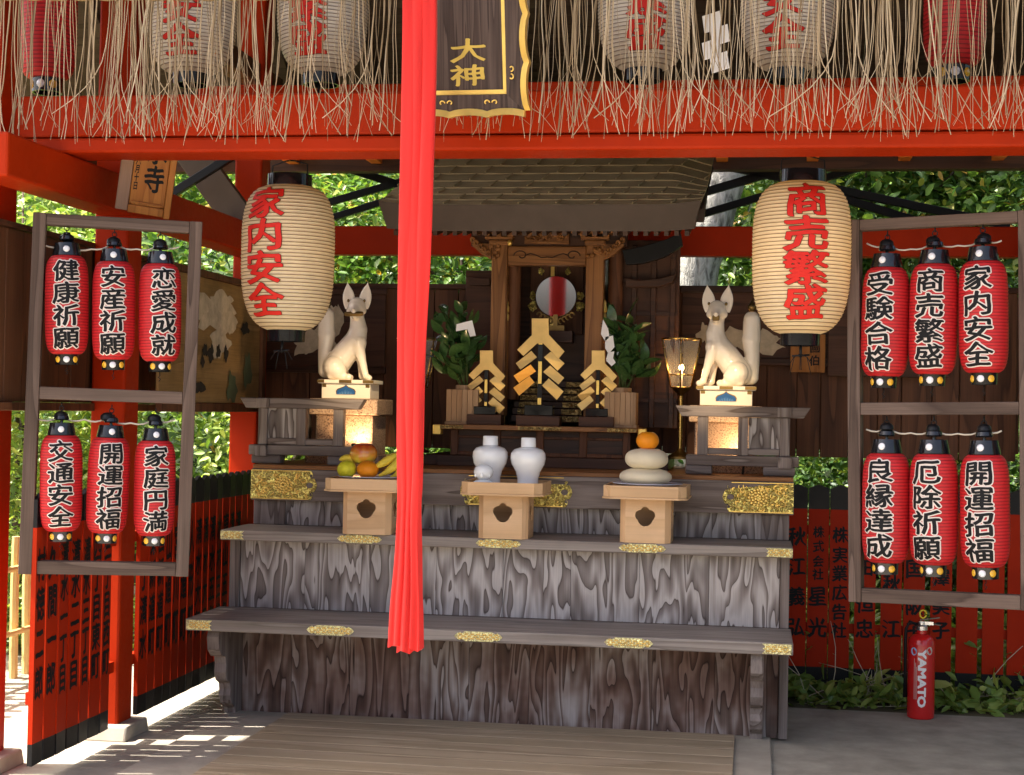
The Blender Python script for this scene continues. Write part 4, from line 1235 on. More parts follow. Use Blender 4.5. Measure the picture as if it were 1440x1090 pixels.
# ================================================================ RAILINGS (front ends of the altar balustrade)
def railing(mir, label):
    c = -1.1805
    fxm = (lambda x: 2 * c - x) if mir else (lambda x: x)
    o = thing('balustrade', (fxm(-.05), 7.85, 1.194), label, 'railing', 'weathered balustrade ends')
    def bx(name, x0, x1, y0, y1, z0, z1, mat, bev=.004):
        a, b = sorted((fxm(x0), fxm(x1)))
        return MB().box(a, b, y0, y1, z0, z1).build(name, M[mat], o, bev=bev)
    # top rail with slanted ends
    pl = [(-.355, 1.480), (.243, 1.480), (.277, 1.533), (-.386, 1.533)]
    MB().prism([(fxm(a), b) for a, b in pl], 7.81, 7.885).build('top_rail', M['weathered_x'], o, bev=.004)
    bx('cross_rail', .115, .185, 7.800, 8.75, 1.484, 1.5315, 'weathered_z')
    for x0, x1 in ((-.275, -.222), (-.075, -.025), (.130, .178)):
        bx('post', x0, x1, 7.818, 7.875, 1.29, 1.4795, 'weathered_z')
    bx('lower_rail', -.221, .129, 7.825, 7.868, 1.292, 1.325, 'weathered_x')
    bx('infill_panel', -.024, .129, 7.84, 7.855, 1.3255, 1.4790, 'panel_grey', 0)
    bx('base_beam', -.33, .223, 7.805, 7.885, 1.238, 1.2895, 'weathered_x', .006)
    bx('base_foot', -.33, -.20, 7.80, 7.89, 1.194, 1.2375, 'weathered_x', .006)
    bx('base_foot', .05, .205, 7.80, 7.89, 1.194, 1.2375, 'weathered_x', .006)
    bx('base_end', .12, .19, 7.785, 8.75, 1.23, 1.288, 'weathered_z', .006)
    bx('post', .130, .178, 8.6, 8.65, 1.2885, 1.483, 'weathered_z')
railing(False, 'weathered wooden balustrade in front of the jewel fox pedestal')
railing(True, 'weathered wooden balustrade in front of the scroll fox pedestal')
# ================================================================ OFFERING STANDS AND OFFERINGS
ZS = .8885
def kidney(cx, cz, r):
    """three lobed opening"""
    out = []
    for i in range(36):
        a = 2 * PI * i / 36 + PI / 2
        k = 1 + .14 * math.cos(3 * (a - PI / 2)) * (1 if math.sin(a) > -.2 else .3)
        kk = .10 * (abs(math.sin(1.5 * (a - PI / 2) + PI / 2)) - .5)
        rr = r * (1 + kk + (.05 if math.sin(a) < -.3 else 0))
        out.append((cx + rr * 1.02 * math.cos(a), cz + rr * math.sin(a)))
    return out
def heart3(cx, cz, r):
    pts = []
    for i in range(48):
        a = 2 * PI * i / 48
        best = 0
        for (ox, oz, rr) in ((0, .60, .40), (-.46, .14, .53), (.46, .14, .53), (0, -.20, .74)):
            # ray / circle
            dx, dz = math.cos(a), math.sin(a)
            b = ox * dx + oz * dz; d = b * b - (ox * ox + oz * oz - rr * rr)
            if d >= 0: best = max(best, b + math.sqrt(d))
        pts.append((cx + r * best * math.cos(a), cz + r * best * math.sin(a)))
    return pts
def sanbo(loc, rz, label):
    o = thing('offering_stand', loc, label, 'offering stand', 'pale wooden offering stands on the upper shelf', rz)
    W, Hh, ch, t = .118, .205, .026, .006       # half width, height, corner chamfer, board thickness
    oct_ = lambda w, c: [(-w + c, -w), (w - c, -w), (w, -w + c), (w, w - c), (w - c, w), (-w + c, w), (-w, w - c), (-w, -w + c)]
    ped = bpy.data.objects.new('pedestal', None)
    # four faces with openings
    body = None
    for k in range(4):
        outer = [(-W + ch, 0), (W - ch, 0), (W - ch, Hh), (-W + ch, Hh)]
        hole = heart3(0, .122, .047) if k != 2 else []
        p = plate('pedestal_side', outer, [hole] if hole else [], -W, -W + t, M['hinoki'], o, False)
        p.rotation_euler = (0, 0, k * PI / 2)
        c_ = MB()
        a0 = Vector((W - ch, -W, 0)); a1 = Vector((W, -W + ch, 0))
        n_ = Vector((-1, 1, 0)).normalized() * t
        c_.add([a0, a1, a1 + n_, a0 + n_] + [v + Vector((0, 0, Hh)) for v in (a0, a1, a1 + n_, a0 + n_)], [(3, 2, 1, 0), (4, 5, 6, 7), (0, 1, 5, 4), (1, 2, 6, 5), (2, 3, 7, 6), (3, 0, 4, 7)])
        c_.build('pedestal_corner', M['hinoki_z'], o, False, rot=(0, 0, k * PI / 2))
    # tray: floor + rim
    def ringp(w0, c0, w1, c1, z0, z1):
        A = oct_(w0, c0); B = oct_(w1, c1); mb = MB(); n = 8
        vs = [(x, y, z0) for x, y in A] + [(x, y, z1) for x, y in A] + [(x, y, z1) for x, y in B] + [(x, y, z0) for x, y in B]
        fs = []
        for i in range(n):
            j = (i + 1) % n
            fs += [(i, j, n + j, n + i), (n + i, n + j, 2 * n + j, 2 * n + i), (2 * n + i, 2 * n + j, 3 * n + j, 3 * n + i), (3 * n + i, 3 * n + j, j, i)]
        return mb.add(vs, fs)
    fl = MB(); A = oct_(.197, .038)
    fl.add([(x, y, Hh + .0005) for x, y in A] + [(x, y, Hh + .009) for x, y in A], [tuple(range(7, -1, -1)), tuple(range(8, 16))] + [(i, (i + 1) % 8, (i + 1) % 8 + 8, i + 8) for i in range(8)])
    tr_ = fl.build('tray', M['hinoki'], o, False, bev=.001)
    ringp(.192, .036, .185, .034, Hh + .0095, Hh + .062).build('tray_rim', M['hinoki'], tr_, False, bev=.0015)
    return o, Hh + .0095
st_pos = []
for px_, py_, rz, lab in ((513, 752, 1.5, 'pale wooden offering stand carrying the plate of fruit'),
                          (706, 758, 0, 'pale wooden offering stand carrying the white sake bottles'),
                          (907, 764, -1.0, 'pale wooden offering stand carrying the stacked rice cakes')):
    d = ray(px_, py_); t_ = (ZS - CAMH) / d.z
    p = Vector((0, 0, CAMH)) + d * t_
    loc = Vector((p.x, p.y + .122, ZS))
    o, h = sanbo(loc, R_(rz), lab)
    st_pos.append((loc, ZS + h))
# footed plates
def raise_plate(loc, z, label):
    o = MB().lathe([(0, 0), (.07, 0), (.075, .004), (.07, .035), (.075, .038), (.15, .050), (.166, .058), (.164, .061), (.15, .056), (.07, .046), (0, .045)], seg=48, cap=False).build('plate', M['porcelain_plate'], None, smooth=50, loc=(loc.x, loc.y, z))
    return tag(o, label, 'plate', 'white porcelain plates')
(l0, z0), (l1, z1), (l2, z2) = st_pos
raise_plate(l0, z0, 'white porcelain plate under the pile of fruit')
raise_plate(l2, z2, 'white porcelain plate under the stacked rice cakes')
ZP = .049
# fruit
def fruit(name, mat, loc, r, sc, label, cat, dimple=True, seg=24, rot=(0, 0, 0)):
    mb = MB(); vs = []; rings = 14
    prof = []
    for i in range(rings + 1):
        t = PI * i / rings
        rr = r * math.sin(t); z = -r * math.cos(t) * sc
        if dimple: z -= (r * .22 * math.exp(-((rr / r) / .28) ** 2)) * (1 if i > rings / 2 else -1)
        prof.append((max(rr, .0004), z))
    mb.lathe(prof, seg=seg)
    o = mb.build(name, M[mat], None, smooth=True, loc=loc, rot=rot)
    return tag(o, label, cat)
f0 = l0 + Vector((0, 0, z0 + ZP - ZS))
k0 = 7.5 / 2200
dx0 = lambda px_: at(px_, 660, l0.y).x
fruit('apple', 'apple_skin', (dx0(513), l0.y - .03, z0 + ZP + .118), .068, .84, 'red and yellow apple on top of the fruit pile', 'fruit')
fruit('citrus', 'lime_peel', (dx0(494), l0.y - .085, z0 + ZP + .043), .046, .95, 'yellow green citrus fruit on the plate beside the orange', 'fruit', False)
fruit('orange', 'orange_peel', (dx0(523), l0.y - .082, z0 + ZP + .044), .053, .80, 'orange on the fruit plate below the apple', 'fruit', False)
bn = thing('banana_bunch', (dx0(545), l0.y + .02, z0 + ZP), 'bunch of yellow bananas on the fruit plate beside the apple', 'fruit')
def banana(p, parent):
    n = len(p) - 1
    q_ = []
    for i in range(13):
        t = i / 12
        a, b, c, d = [Vector(v) for v in p]
        q_.append(a * (1 - t) ** 3 + b * 3 * t * (1 - t) ** 2 + c * 3 * t * t * (1 - t) + d * t ** 3)
    rr = [.006, .009, .013, .017, .0195, .021, .0215, .021, .020, .018, .014, .009, .0045]
    MB().tube(q_, rr[::-1], 7).build('banana', M['banana_peel'], parent, smooth=60)
bx_, by_, bz_ = dx0(548), l0.y + .0, z0 + ZP
banana([(dx0(563), by_ - .02, bz_ + .125), (dx0(556), by_ - .07, bz_ + .11), (dx0(545), by_ - .09, bz_ + .07), (dx0(530), by_ - .08, bz_ + .055)], bn)
banana([(dx0(566), by_ - .02, bz_ + .125), (dx0(566), by_ - .075, bz_ + .09), (dx0(560), by_ - .10, bz_ + .045), (dx0(540), by_ - .10, bz_ + .018)], bn)
banana([(dx0(567), by_ - .01, bz_ + .12), (dx0(572), by_ - .06, bz_ + .08), (dx0(572), by_ - .08, bz_ + .03), (dx0(555), by_ - .08, bz_ + .012)], bn)
b2_ = thing('banana_bunch', (dx0(490), l0.y + .02, z0 + ZP), 'single yellow banana lying behind the yellow green citrus fruit', 'fruit')
banana([(dx0(481), by_ - .05, bz_ + .085), (dx0(488), by_ - .05, bz_ + .105), (dx0(505), by_ - .045, bz_ + .09), (dx0(520), by_ - .0, bz_ + .06)], b2_)
# white bottles
bot_prof = [(.0, 0), (.052, 0), (.055, .006), (.052, .03), (.051, .065), (.060, .10), (.080, .135), (.086, .165), (.084, .188), (.070, .207), (.045, .216), (.034, .218)]
lid_prof = [(.034, .2185), (.037, .219), (.036, .262), (.033, .265), (0, .266)]
dx1 = lambda px_, dy=0: at(px_, 660, l1.y + dy).x
bm_ = MB().lathe(bot_prof, seg=40, cap=False).mesh('bottle_body', M['porcelain'], smooth=50)
lm_ = MB().lathe(lid_prof, seg=40, cap=False).mesh('lid', M['porcelain'], smooth=50)
for px_, dy, sc, lab in ((689, .05, 1.0, 'white porcelain sake bottle standing behind the small round water jar'), (742.5, .02, .985, 'white porcelain sake bottle standing free at the edge of its stand')):
    o = thing('sake_bottle', (dx1(px_, dy), l1.y + dy, z1), lab, 'bottle', 'white porcelain sake bottles')
    o.scale = (sc, sc, sc)
    link('bottle_body', bm_, o); link('lid', lm_, o)
o = thing('water_jar', (dx1(680, -.1), l1.y - .10, z1), 'small white porcelain water jar with onion shaped lid in front of bottles', 'jar')
MB().lathe([(0, 0), (.045, 0), (.052, .012), (.054, .032), (.048, .05), (.036, .058), (.02, .062)], seg=36, cap=False).build('jar_body', M['porcelain'], o, False, smooth=50)
MB().lathe([(.012, .060), (.03, .066), (.043, .080), (.047, .098), (.040, .118), (.022, .13), (.0, .133)], seg=36, cap=False).build('lid', M['porcelain'], o, False, smooth=50)
mb = MB()
mb.ball((0, -.046, .082), .010, 10, 6, (1, .7, 1.3))
for i in range(-3, 4): mb.ball((i * .011, -.040 + abs(i) * .004, .080), .006, 8, 5, (1, .6, 1.4))
mb.build('lid_petals', M['porcelain'], o, False, smooth=True)
# rice cakes and mandarin
dx2 = lambda px_: at(px_, 660, l2.y).x
def squash(r, h, n=12, p=2.6): return [(max(r * (1 - abs(-1 + 2 * i / n) ** p) ** (1 / p), .0005), h / 2 + h / 2 * (-1 + 2 * i / n)) for i in range(n + 1)]
def cake(cx, z, r, h, label, sd_):
    mb = MB().lathe(squash(r, h, 16, 2.3), seg=40)
    mb.v = [(x * (1 + .03 * noise.noise((x * 9, y * 9, sd_))), y, zz + .004 * noise.noise((x * 12, y * 12, sd_ + 5))) for x, y, zz in mb.v]
    o = mb.build('rice_cake', M['mochi'], None, smooth=True, loc=(cx, l2.y, z))
    tag(o, label, 'rice cake', 'stacked rice cakes')
zc = z2 + ZP
cake(dx2(908), zc, .124, .082, 'wide cream rice cake lying on the plate', 3)
cake(dx2(909), zc + .072, .102, .104, 'smaller cream rice cake stacked under the mandarin', 8)
m_ = fruit('mandarin', 'orange_peel', (dx2(910), l2.y, zc + .072 + .098 + .040), .054, .86, 'bright orange mandarin on top of the rice cakes', 'fruit', True)

# ================================================================ MINIATURE SHRINE
ms = thing('miniature_shrine', (-1.14, 8.45, 1.194), 'small carved brown shrine with copper sheet roof on the altar', 'shrine')
mp = lambda name, mb, mat, bev=.003, **k: mb.build(name, M[mat], k.pop('parent', ms), bev=bev, **k)
YL = 8.10
zl0 = at(760, 606, YL).z; zl1 = at(760, 599.5, YL).z
xl0, xl1 = at(619, 603, YL).x, at(896, 605, YL).x
# cabinet under the ledge
lg = mp('ledge', MB().box(xl0, xl1, YL, 8.80, zl0, zl1), 'shrine_wood_x')
for a, b in ((.0, .12), (.40, .62), (.85, 1.0)):
    MB().box(xl0 + (xl1 - xl0) * a, xl0 + (xl1 - xl0) * b, YL - .004, YL - .0005, zl0 + .003, zl1 - .003).build('gilt_trim', M['brocade'], lg)
mp('cabinet', MB().box(xl0 + .05, xl1 - .05, YL + .10, 8.78, 1.25, zl0 - .001), 'shrine_dark')
n_ = 4
for i in range(n_ + 1):
    xx = xl0 + .06 + (xl1 - xl0 - .12) * i / n_
    mp('cabinet_stile', MB().box(xx - .02, xx + .02, YL + .08, YL + .0995, 1.25, zl0 - .001), 'wall_brown')
for za, zb in ((1.34, 1.356), (1.25, 1.27)):
    for i in range(n_):
        xx = xl0 + .06 + (xl1 - xl0 - .12) * i / n_; x2 = xl0 + .06 + (xl1 - xl0 - .12) * (i + 1) / n_
        if za > 1.3: za, zb = zl0 - .045, zl0 - .032
        mp('cabinet_rail', MB().box(xx + .0205, x2 - .0205, YL + .083, YL + .0995, za, zb), 'wall_brown')
mp('base_board', MB().box(xl0 - .02, xl1 + .02, YL + .03, YL + .07, 1.194, 1.249), 'shrine_dark')
mp('base_block', MB().box(xl0 - .10, xl1 + .16, YL + .071, 8.79, 1.194, 1.2495), 'shrine_dark')
# gilt end fitting of the ledge
for xx in (xl0 - .045, xl1 + .002):
    MB().box(xx, xx + .043, YL + .02, YL + .09, zl0 - .03, zl0 + .022).build('gilt_cap', M['gilt'], lg, bev=.004)
# floor and posts
YPi = 8.36
def pil(px0, px1, y):
    a = at(px0, 480, y).x; b = at(px1, 480, y).x
    return a, b
z_l0 = at(768, 373, YPi).z
for a, b in (pil(689, 711, YPi), pil(822, 847, YPi)):
    p = mp('pillar', MB().box(a, b, YPi, YPi + (b - a), zl1, z_l0 + .14), 'shrine_wood', .005)
    mp('pillar_foot', MB().box(a - .006, b + .006, YPi - .006, YPi + (b - a) + .006, zl1 + .0005, zl1 + .05), 'dark_brass', .002, parent=p)
pa, pb = pil(689, 711, YPi); pc_, pd = pil(822, 847, YPi)
z_l1 = at(768, 346, YPi).z
lt = mp('lintel', MB().box(pb + .001, pc_ - .001, YPi + .01, YPi + .08, z_l0, z_l1), 'shrine_wood_x', .006)
mb = MB()
for s, cx in ((-1, (pb + pc_) / 2 - .14), (1, (pb + pc_) / 2 + .14)):
    zc_ = (z_l0 + z_l1) / 2
    pp = [(cx + s * r * math.cos(a) * 1.3, YPi + .009, zc_ + r * math.sin(a)) for a, r in [(i * .42, .032 * (1 - i / 18)) for i in range(15)]]
    mb.tube(pp, .0035, 6)
    mb.tube([(cx - s * (.02 + .03 * i), YPi + .009, zc_ + .012 * math.sin(i * 1.4)) for i in range(5)], [.004, .0035, .003, .003, .002], 6)
mb.build('carved_scroll', M['shrine_dark'], lt, smooth=True)
# bracket clusters above the pillars and carved noses
def cluster(cx, side):
    zb = z_l0 + .01
    o = mp('bracket_set', MB().box(cx - .055, cx + .055, YPi - .03, YPi + .11, z_l1 + .002, z_l1 + .03), 'shrine_wood_x', .006)
    mb = MB()
    for lvl in range(3):
        z = z_l1 + .032 + lvl * .032
        wd = .075 + lvl * .05
        mb.box(cx - wd, cx + wd, YPi - .035 - lvl * .035, YPi + .10, z, z + .015)
        for i in range(2 * lvl + 3):
            x = cx - wd + .012 + (2 * wd - .024) * i / (2 * lvl + 2)
            mb.box(x - .014, x + .014, YPi - .045 - lvl * .035, YPi + .1, z + .0155, z + .0315)
    mb.build('bracket_arms', M['shrine_wood_x'], o, bev=.002)
    # carved nose: curling scrolls to the side
    mb = MB()
    for j in range(5):
        x0 = cx + side * (.05 + j * .022); zz = z_l1 - .045 + j * .018
        pp = [(x0 + side * (.014 - .014 * math.cos(a)) * (1 - i / 16), YPi - .012 - .01 * (j % 2), zz + .02 * math.sin(a) * (1 - i / 16)) for i, a in enumerate([k * .5 for k in range(12)])]
        mb.tube(pp, [.0075] * 6 + [.006] * 6, 6)
    mb.prism([(cx + side * .045, z_l1 - .075), (cx + side * .10, z_l1 - .045), (cx + side * .15, z_l1 + .0), (cx + side * .155, z_l1 + .012), (cx + side * .045, z_l1 + .012)], YPi + .0, YPi + .05)
    for j in range(7):
        mb.ball((cx + random.uniform(-.045, .045), YPi - .02, z_l1 - random.uniform(.0, .07)), .014, 8, 6)
    mb.build('carved_nose', M['shrine_wood_x'], o, smooth=40)
cluster((pa + pb) / 2, -1); cluster((pc_ + pd) / 2, 1)
# carved panel between the clusters
z2_ = z_l1
mb = MB()
cm = (pb + pc_) / 2
for j in range(46):
    x0 = cm + random.uniform(-.11, .11); zz = z2_ + .035 + random.uniform(0, .07); r = random.uniform(.008, .02); a0 = random.uniform(0, 6)
    mb.tube([(x0 + r * math.cos(a0 + t * 4) * (1 - .5 * t), YPi - .03 + random.uniform(-.008, .008), zz + r * math.sin(a0 + t * 4) * (1 - .5 * t)) for t in (0, .25, .5, .75, 1)], [.005, .007, .007, .006, .004], 6)
mb.box(cm - .12, cm + .12, YPi - .01, YPi + .04, z2_ + .01, z2_ + .11)
mb.build('carved_panel', M['shrine_wood_x'], ms, smooth=40)
mp('wall_plate', MB().box(pa - .12, pd + .12, YPi + .03, YPi + .10, z2_ + .002, z2_ + .135), 'shrine_dark')
MB().ball((at(719, 343, YPi).x, YPi - .05, at(719, 343, YPi).z), .014, 12, 8, (1, 1, 1.3)).build('gilt_bell', M['gilt'], ms, smooth=True)
# sanctuary: side walls, back, doors
xb0, xb1 = at(632, 480, 8.62).x, at(935, 480, 8.62).x
mp('side_wall', MB().box(pd + .012, pd + .40, 8.52, 8.56, zl1, z2_ + .05), 'wall_brown_x')
mp('side_wall', MB().box(pa - .17, pa - .012, 8.52, 8.56, zl1, z2_ - .12), 'wall_brown_x')
for i in range(4):
    xx = pd + .05 + i * .105
    mp('side_stile', MB().box(xx - .014, xx + .014, 8.495, 8.519, zl1, z2_ + .02), 'shrine_dark')
for zz in (1.55, 1.78, 2.02, 2.2):
    mp('side_rail', MB().box(pd + .02, pd + .39, 8.50, 8.5195 - .002, zz, zz + .022), 'shrine_dark', 0)
mp('sanctuary_back', MB().box(pa - .02, pd + .02, 8.74, 8.78, zl1, z2_ + .1), 'shrine_dark')
mp('sanctuary_side', MB().box(pa + .0, pa + .05, 8.45, 8.739, zl1, z2_ + .1), 'shrine_dark')
mp('sanctuary_side', MB().box(pd - .05, pd - .0, 8.45, 8.739, zl1, z2_ + .1), 'shrine_dark')
ycol = 8.46
ca = at(722, 430, ycol).x
mp('round_column', MB().lathe([(.04, zl1 + .14), (.04, z2_)], (ca, ycol, 0), 20), 'wall_brown', 0, smooth=40)
mp('round_column', MB().lathe([(.04, zl1 + .14), (.04, z2_)], (at(852, 430, ycol).x + .05, ycol, 0), 20), 'wall_brown', 0, smooth=40)
for px_ in (712.5, 850):
    c = at(px_, 438, 8.42)
    MB().lathe([(.0, -.05), (.012, -.05), (.014, -.02), (.009, -.01), (.015, .0), (.016, .02), (.010, .035), (.012, .045), (.006, .06), (0, .066)], (c.x, c.y, c.z), 14, cap=False).build('gilt_finial', M['gilt'], ms, smooth=50)
    mp('rail_post', MB().lathe([(.013, zl1), (.013, c.z - .05)], (c.x, c.y, 0), 12), 'shrine_wood', 0, smooth=40)
ydr = 8.70
for px0, px1 in ((745, 775), (776, 820)):
    a, b = at(px0, 430, ydr).x, at(px1, 430, ydr).x
    dr = mp('door', MB().box(a, b, ydr, ydr + .02, at(770, 470, ydr).z, at(770, 372, ydr).z), 'wall_brown', .004)
    for (u, v, r) in ((.5, .9, .016), (.15 if px0 < 760 else .9, .4, .024), (.15 if px0 < 760 else .9, .55, .02)):
        zz = at(770, 470, ydr).z + v * (at(770, 372, ydr).z - at(770, 470, ydr).z)
        MB().prism(blobpoly((a + (b - a) * u, zz), r, r * 1.2, 16, int(px0 + v * 10), .2), ydr - .006, ydr - .001).build('gilt_mount', M['gold_relief'], dr)
mp('door_post', MB().box(at(775, 400, ydr).x - .002, at(780, 400, ydr).x, ydr - .012, ydr - .0065, at(770, 470, ydr).z, at(770, 372, ydr).z), 'brass', .001)
# stairs with brocade edges
for i in range(6):
    zz = zl1 + .02 + i * .038; yy = 8.40 + i * .045
    s_ = mp('stair', MB().box(pb + .03, pc_ - .03, yy, yy + .10, zz, zz + .036), 'shrine_dark', .003)
    for j in range(2):
        xm = pb + .06 + j * (pc_ - pb) * .56
        MB().box(xm, xm + .11, yy - .003, yy - .0005, zz + .004, zz + .032).build('brocade_edge', M['brocade'], s_)
# roof of copper sheets
E0 = at(533, 288, 7.6); E1 = at(986, 291, 7.6)
zT = at(800, 214, 8.45).z
zE = (E0.z + E1.z) / 2
xr0, xr1 = E0.x, E1.x
def roofpt(u, v):      # u 0..1 across, v 0 at eave .. 1 at y=8.9
    y = 7.6 + .85 * v
    z = zE + (zT - zE) * (v * .86 + .14 * v * v)
    e = max(0, abs(2 * u - 1) - .80) / .20
    z += -.05 * e * min(1, v * 1.8) + .018 * e * (1 - v)
    return Vector((xr0 + (xr1 - xr0) * u + .03 * v * (2 * u - 1), y, z))
rf = mp('roof', MB().add([roofpt(u, v) + Vector((0, 0, -d)) for d in (.05, .012) for u in (0, .1, .9, 1) for v in (.12, .5, 1.05)],
                         [(k * 12 + i * 3 + j, k * 12 + i * 3 + 3 + j, k * 12 + i * 3 + 4 + j, k * 12 + i * 3 + 1 + j) for k in (0, 1) for i in range(3) for j in range(2)]), 'roof_dark', 0)
rows = 8
vedges = [0, .105, .22, .345, .475, .61, .75, .89, 1.04]
for r in range(rows):
    v0, v1 = vedges[r], vedges[r + 1] + .012
    n = 8; off = (r % 3) / 3.0
    ue = sorted(set([0] + [max(0, min(1, (i + off) / n * .94 + .03 - .06)) for i in range(n + 1)] + [1]))
    for i in range(len(ue) - 1):
        u0, u1 = ue[i], ue[i + 1]
        if u1 - u0 < .01: continue
        mb = MB(); m_n = 4; top = []; th = .006
        vs = []
        for k in range(m_n + 1):
            u = u0 + (u1 - u0) * k / m_n
            g = .0016 if k in (0, m_n) else 0
            a = roofpt(u, v0) + Vector((0, -.004,   .007)); b = roofpt(u, v1) + Vector((0, 0, .002))
            vs += [a + Vector((0, 0, g)), b + Vector((0, 0, g)), a - Vector((0, 0, .011)), b - Vector((0, 0, .006))]
        fs = []
        for k in range(m_n):
            o4 = k * 4
            fs += [(o4, o4 + 4, o4 + 5, o4 + 1), (o4 + 2, o4 + 3, o4 + 7, o4 + 6), (o4, o4 + 2, o4 + 6, o4 + 4), (o4 + 1, o4 + 5, o4 + 7, o4 + 3)]
        fs += [(0, 1, 3, 2), (m_n * 4, m_n * 4 + 2, m_n * 4 + 3, m_n * 4 + 1)]
        mb.add(vs, fs)
        if u0 > .001:      # standing seam
            a = roofpt(u0, v0) + Vector((0, -.005, .0145)); b = roofpt(u0 + .012, v1) + Vector((0, 0, .004))
            mb.bar(a, b, .006, .006)
        mb.build('roof_sheet', M['roof_copper'], rf)
# thick eave edge
mb = MB(); n = 20; vs = []
zEb = at(760, 324, 7.6).z
for k in range(n + 1):
    u = k / n; p = roofpt(u, 0)
    e = max(0, abs(2 * u - 1) - .8) / .2
    xx = p.x * 1.0
    xi = xr0 + .035 + (xr1 - xr0 - .07) * u
    vs += [(xx, 7.585, p.z + .004), (xi, 7.635, zEb + .012 * e), (xi, 7.80, zEb + .012 * e + .02), (xx, 7.80, p.z + .05)]
mb.add(vs, [(k * 4 + j, k * 4 + 4 + j, k * 4 + 4 + (j + 1) % 4, k * 4 + (j + 1) % 4) for k in range(n) for j in range(4)] + [(3, 2, 1, 0), (n * 4, n * 4 + 1, n * 4 + 2, n * 4 + 3)])
mb.build('eave_edge', M['roof_dark'], rf)
# underside boards and rafters
for k in range(30):
    x = xr0 + .07 + (xr1 - xr0 - .14) * k / 29
    ra = Vector((x, 7.68, zEb - .004)); rb = Vector((x, 8.55, zEb + .18))
    MB().bar(ra, rb, .022, .026).build('rafter', M['shrine_dark'], rf)
for s, xx in ((-1, xr0 + .01), (1, xr1 - .01)):
    pl = [(7.78, zE + .05), (8.05, zE + .17), (8.46, zT - .08), (8.46, zT + .0), (8.05, zE + .26), (7.78, zE + .13)]
    MB().prismX([(a, b - .11) for a, b in pl], xx - .02, xx + .02).build('barge_board', M['roof_dark'], rf, bev=.004)
# side canopy at the flank: black curved boards
cv = [(875, 352), (905, 346), (935, 337), (957, 327), (960, 345), (935, 361), (905, 370), (880, 372)]
MB().prism([(at(a, b, 8.3).x, at(a, b, 8.3).z) for a, b in cv], 8.3, 8.36).build('flank_board', M['black_paint'], rf, bev=.003)
cv = [(880, 392), (900, 395), (930, 392), (952, 386), (946, 398), (925, 404), (880, 404)]
MB().prism([(at(a, b, 8.45).x, at(a, b, 8.45).z) for a, b in cv], 8.42, 8.47).build('rail_end', M['shrine_dark'], ms, bev=.003)
cv = [(656, 388), (675, 392), (690, 392), (690, 402), (662, 402)]
MB().prism([(at(a, b, 8.45).x, at(a, b, 8.45).z) for a, b in cv], 8.42, 8.47).build('rail_end', M['shrine_dark'], ms, bev=.003)

# mirror
mc = at(782, 417, 8.52)
mr_ = thing('round_mirror', (mc.x, 8.52, mc.z - .14), 'round polished mirror on a carved stand inside the small shrine', 'mirror')
rm = 29 * 8.52 / 2200
MB().lathe([(0, -.006), (rm, -.006), (rm, .006), (rm * .98, .008), (0, .008)], seg=64, cap=False).build('mirror_disc', M['mirror'], mr_, False, loc=(0, 0, .14), rot=(R_(90 + 1.5), 0, R_(2.75)), smooth=30)
mb = MB()
for s in (-1, 1):
    for j in range(5):
        mb.tube([(s * (.01 + .02 * j + .014 * math.cos(a)), 0, -.005 + .018 * j * .6 + .014 * math.sin(a)) for a in [k * .6 for k in range(9)]], .005, 6)
mb.box(-.05, .05, -.015, .015, -.05, -.02).box(-.012, .012, -.01, .01, -.02, .04)
mb.build('mirror_stand', M['dark_brass'], mr_, False, smooth=40)
MB().box(-.10, .10, -.05, .05, -.115, -.0505).build('stand_base', M['shrine_dark'], mr_, False, bev=.003)

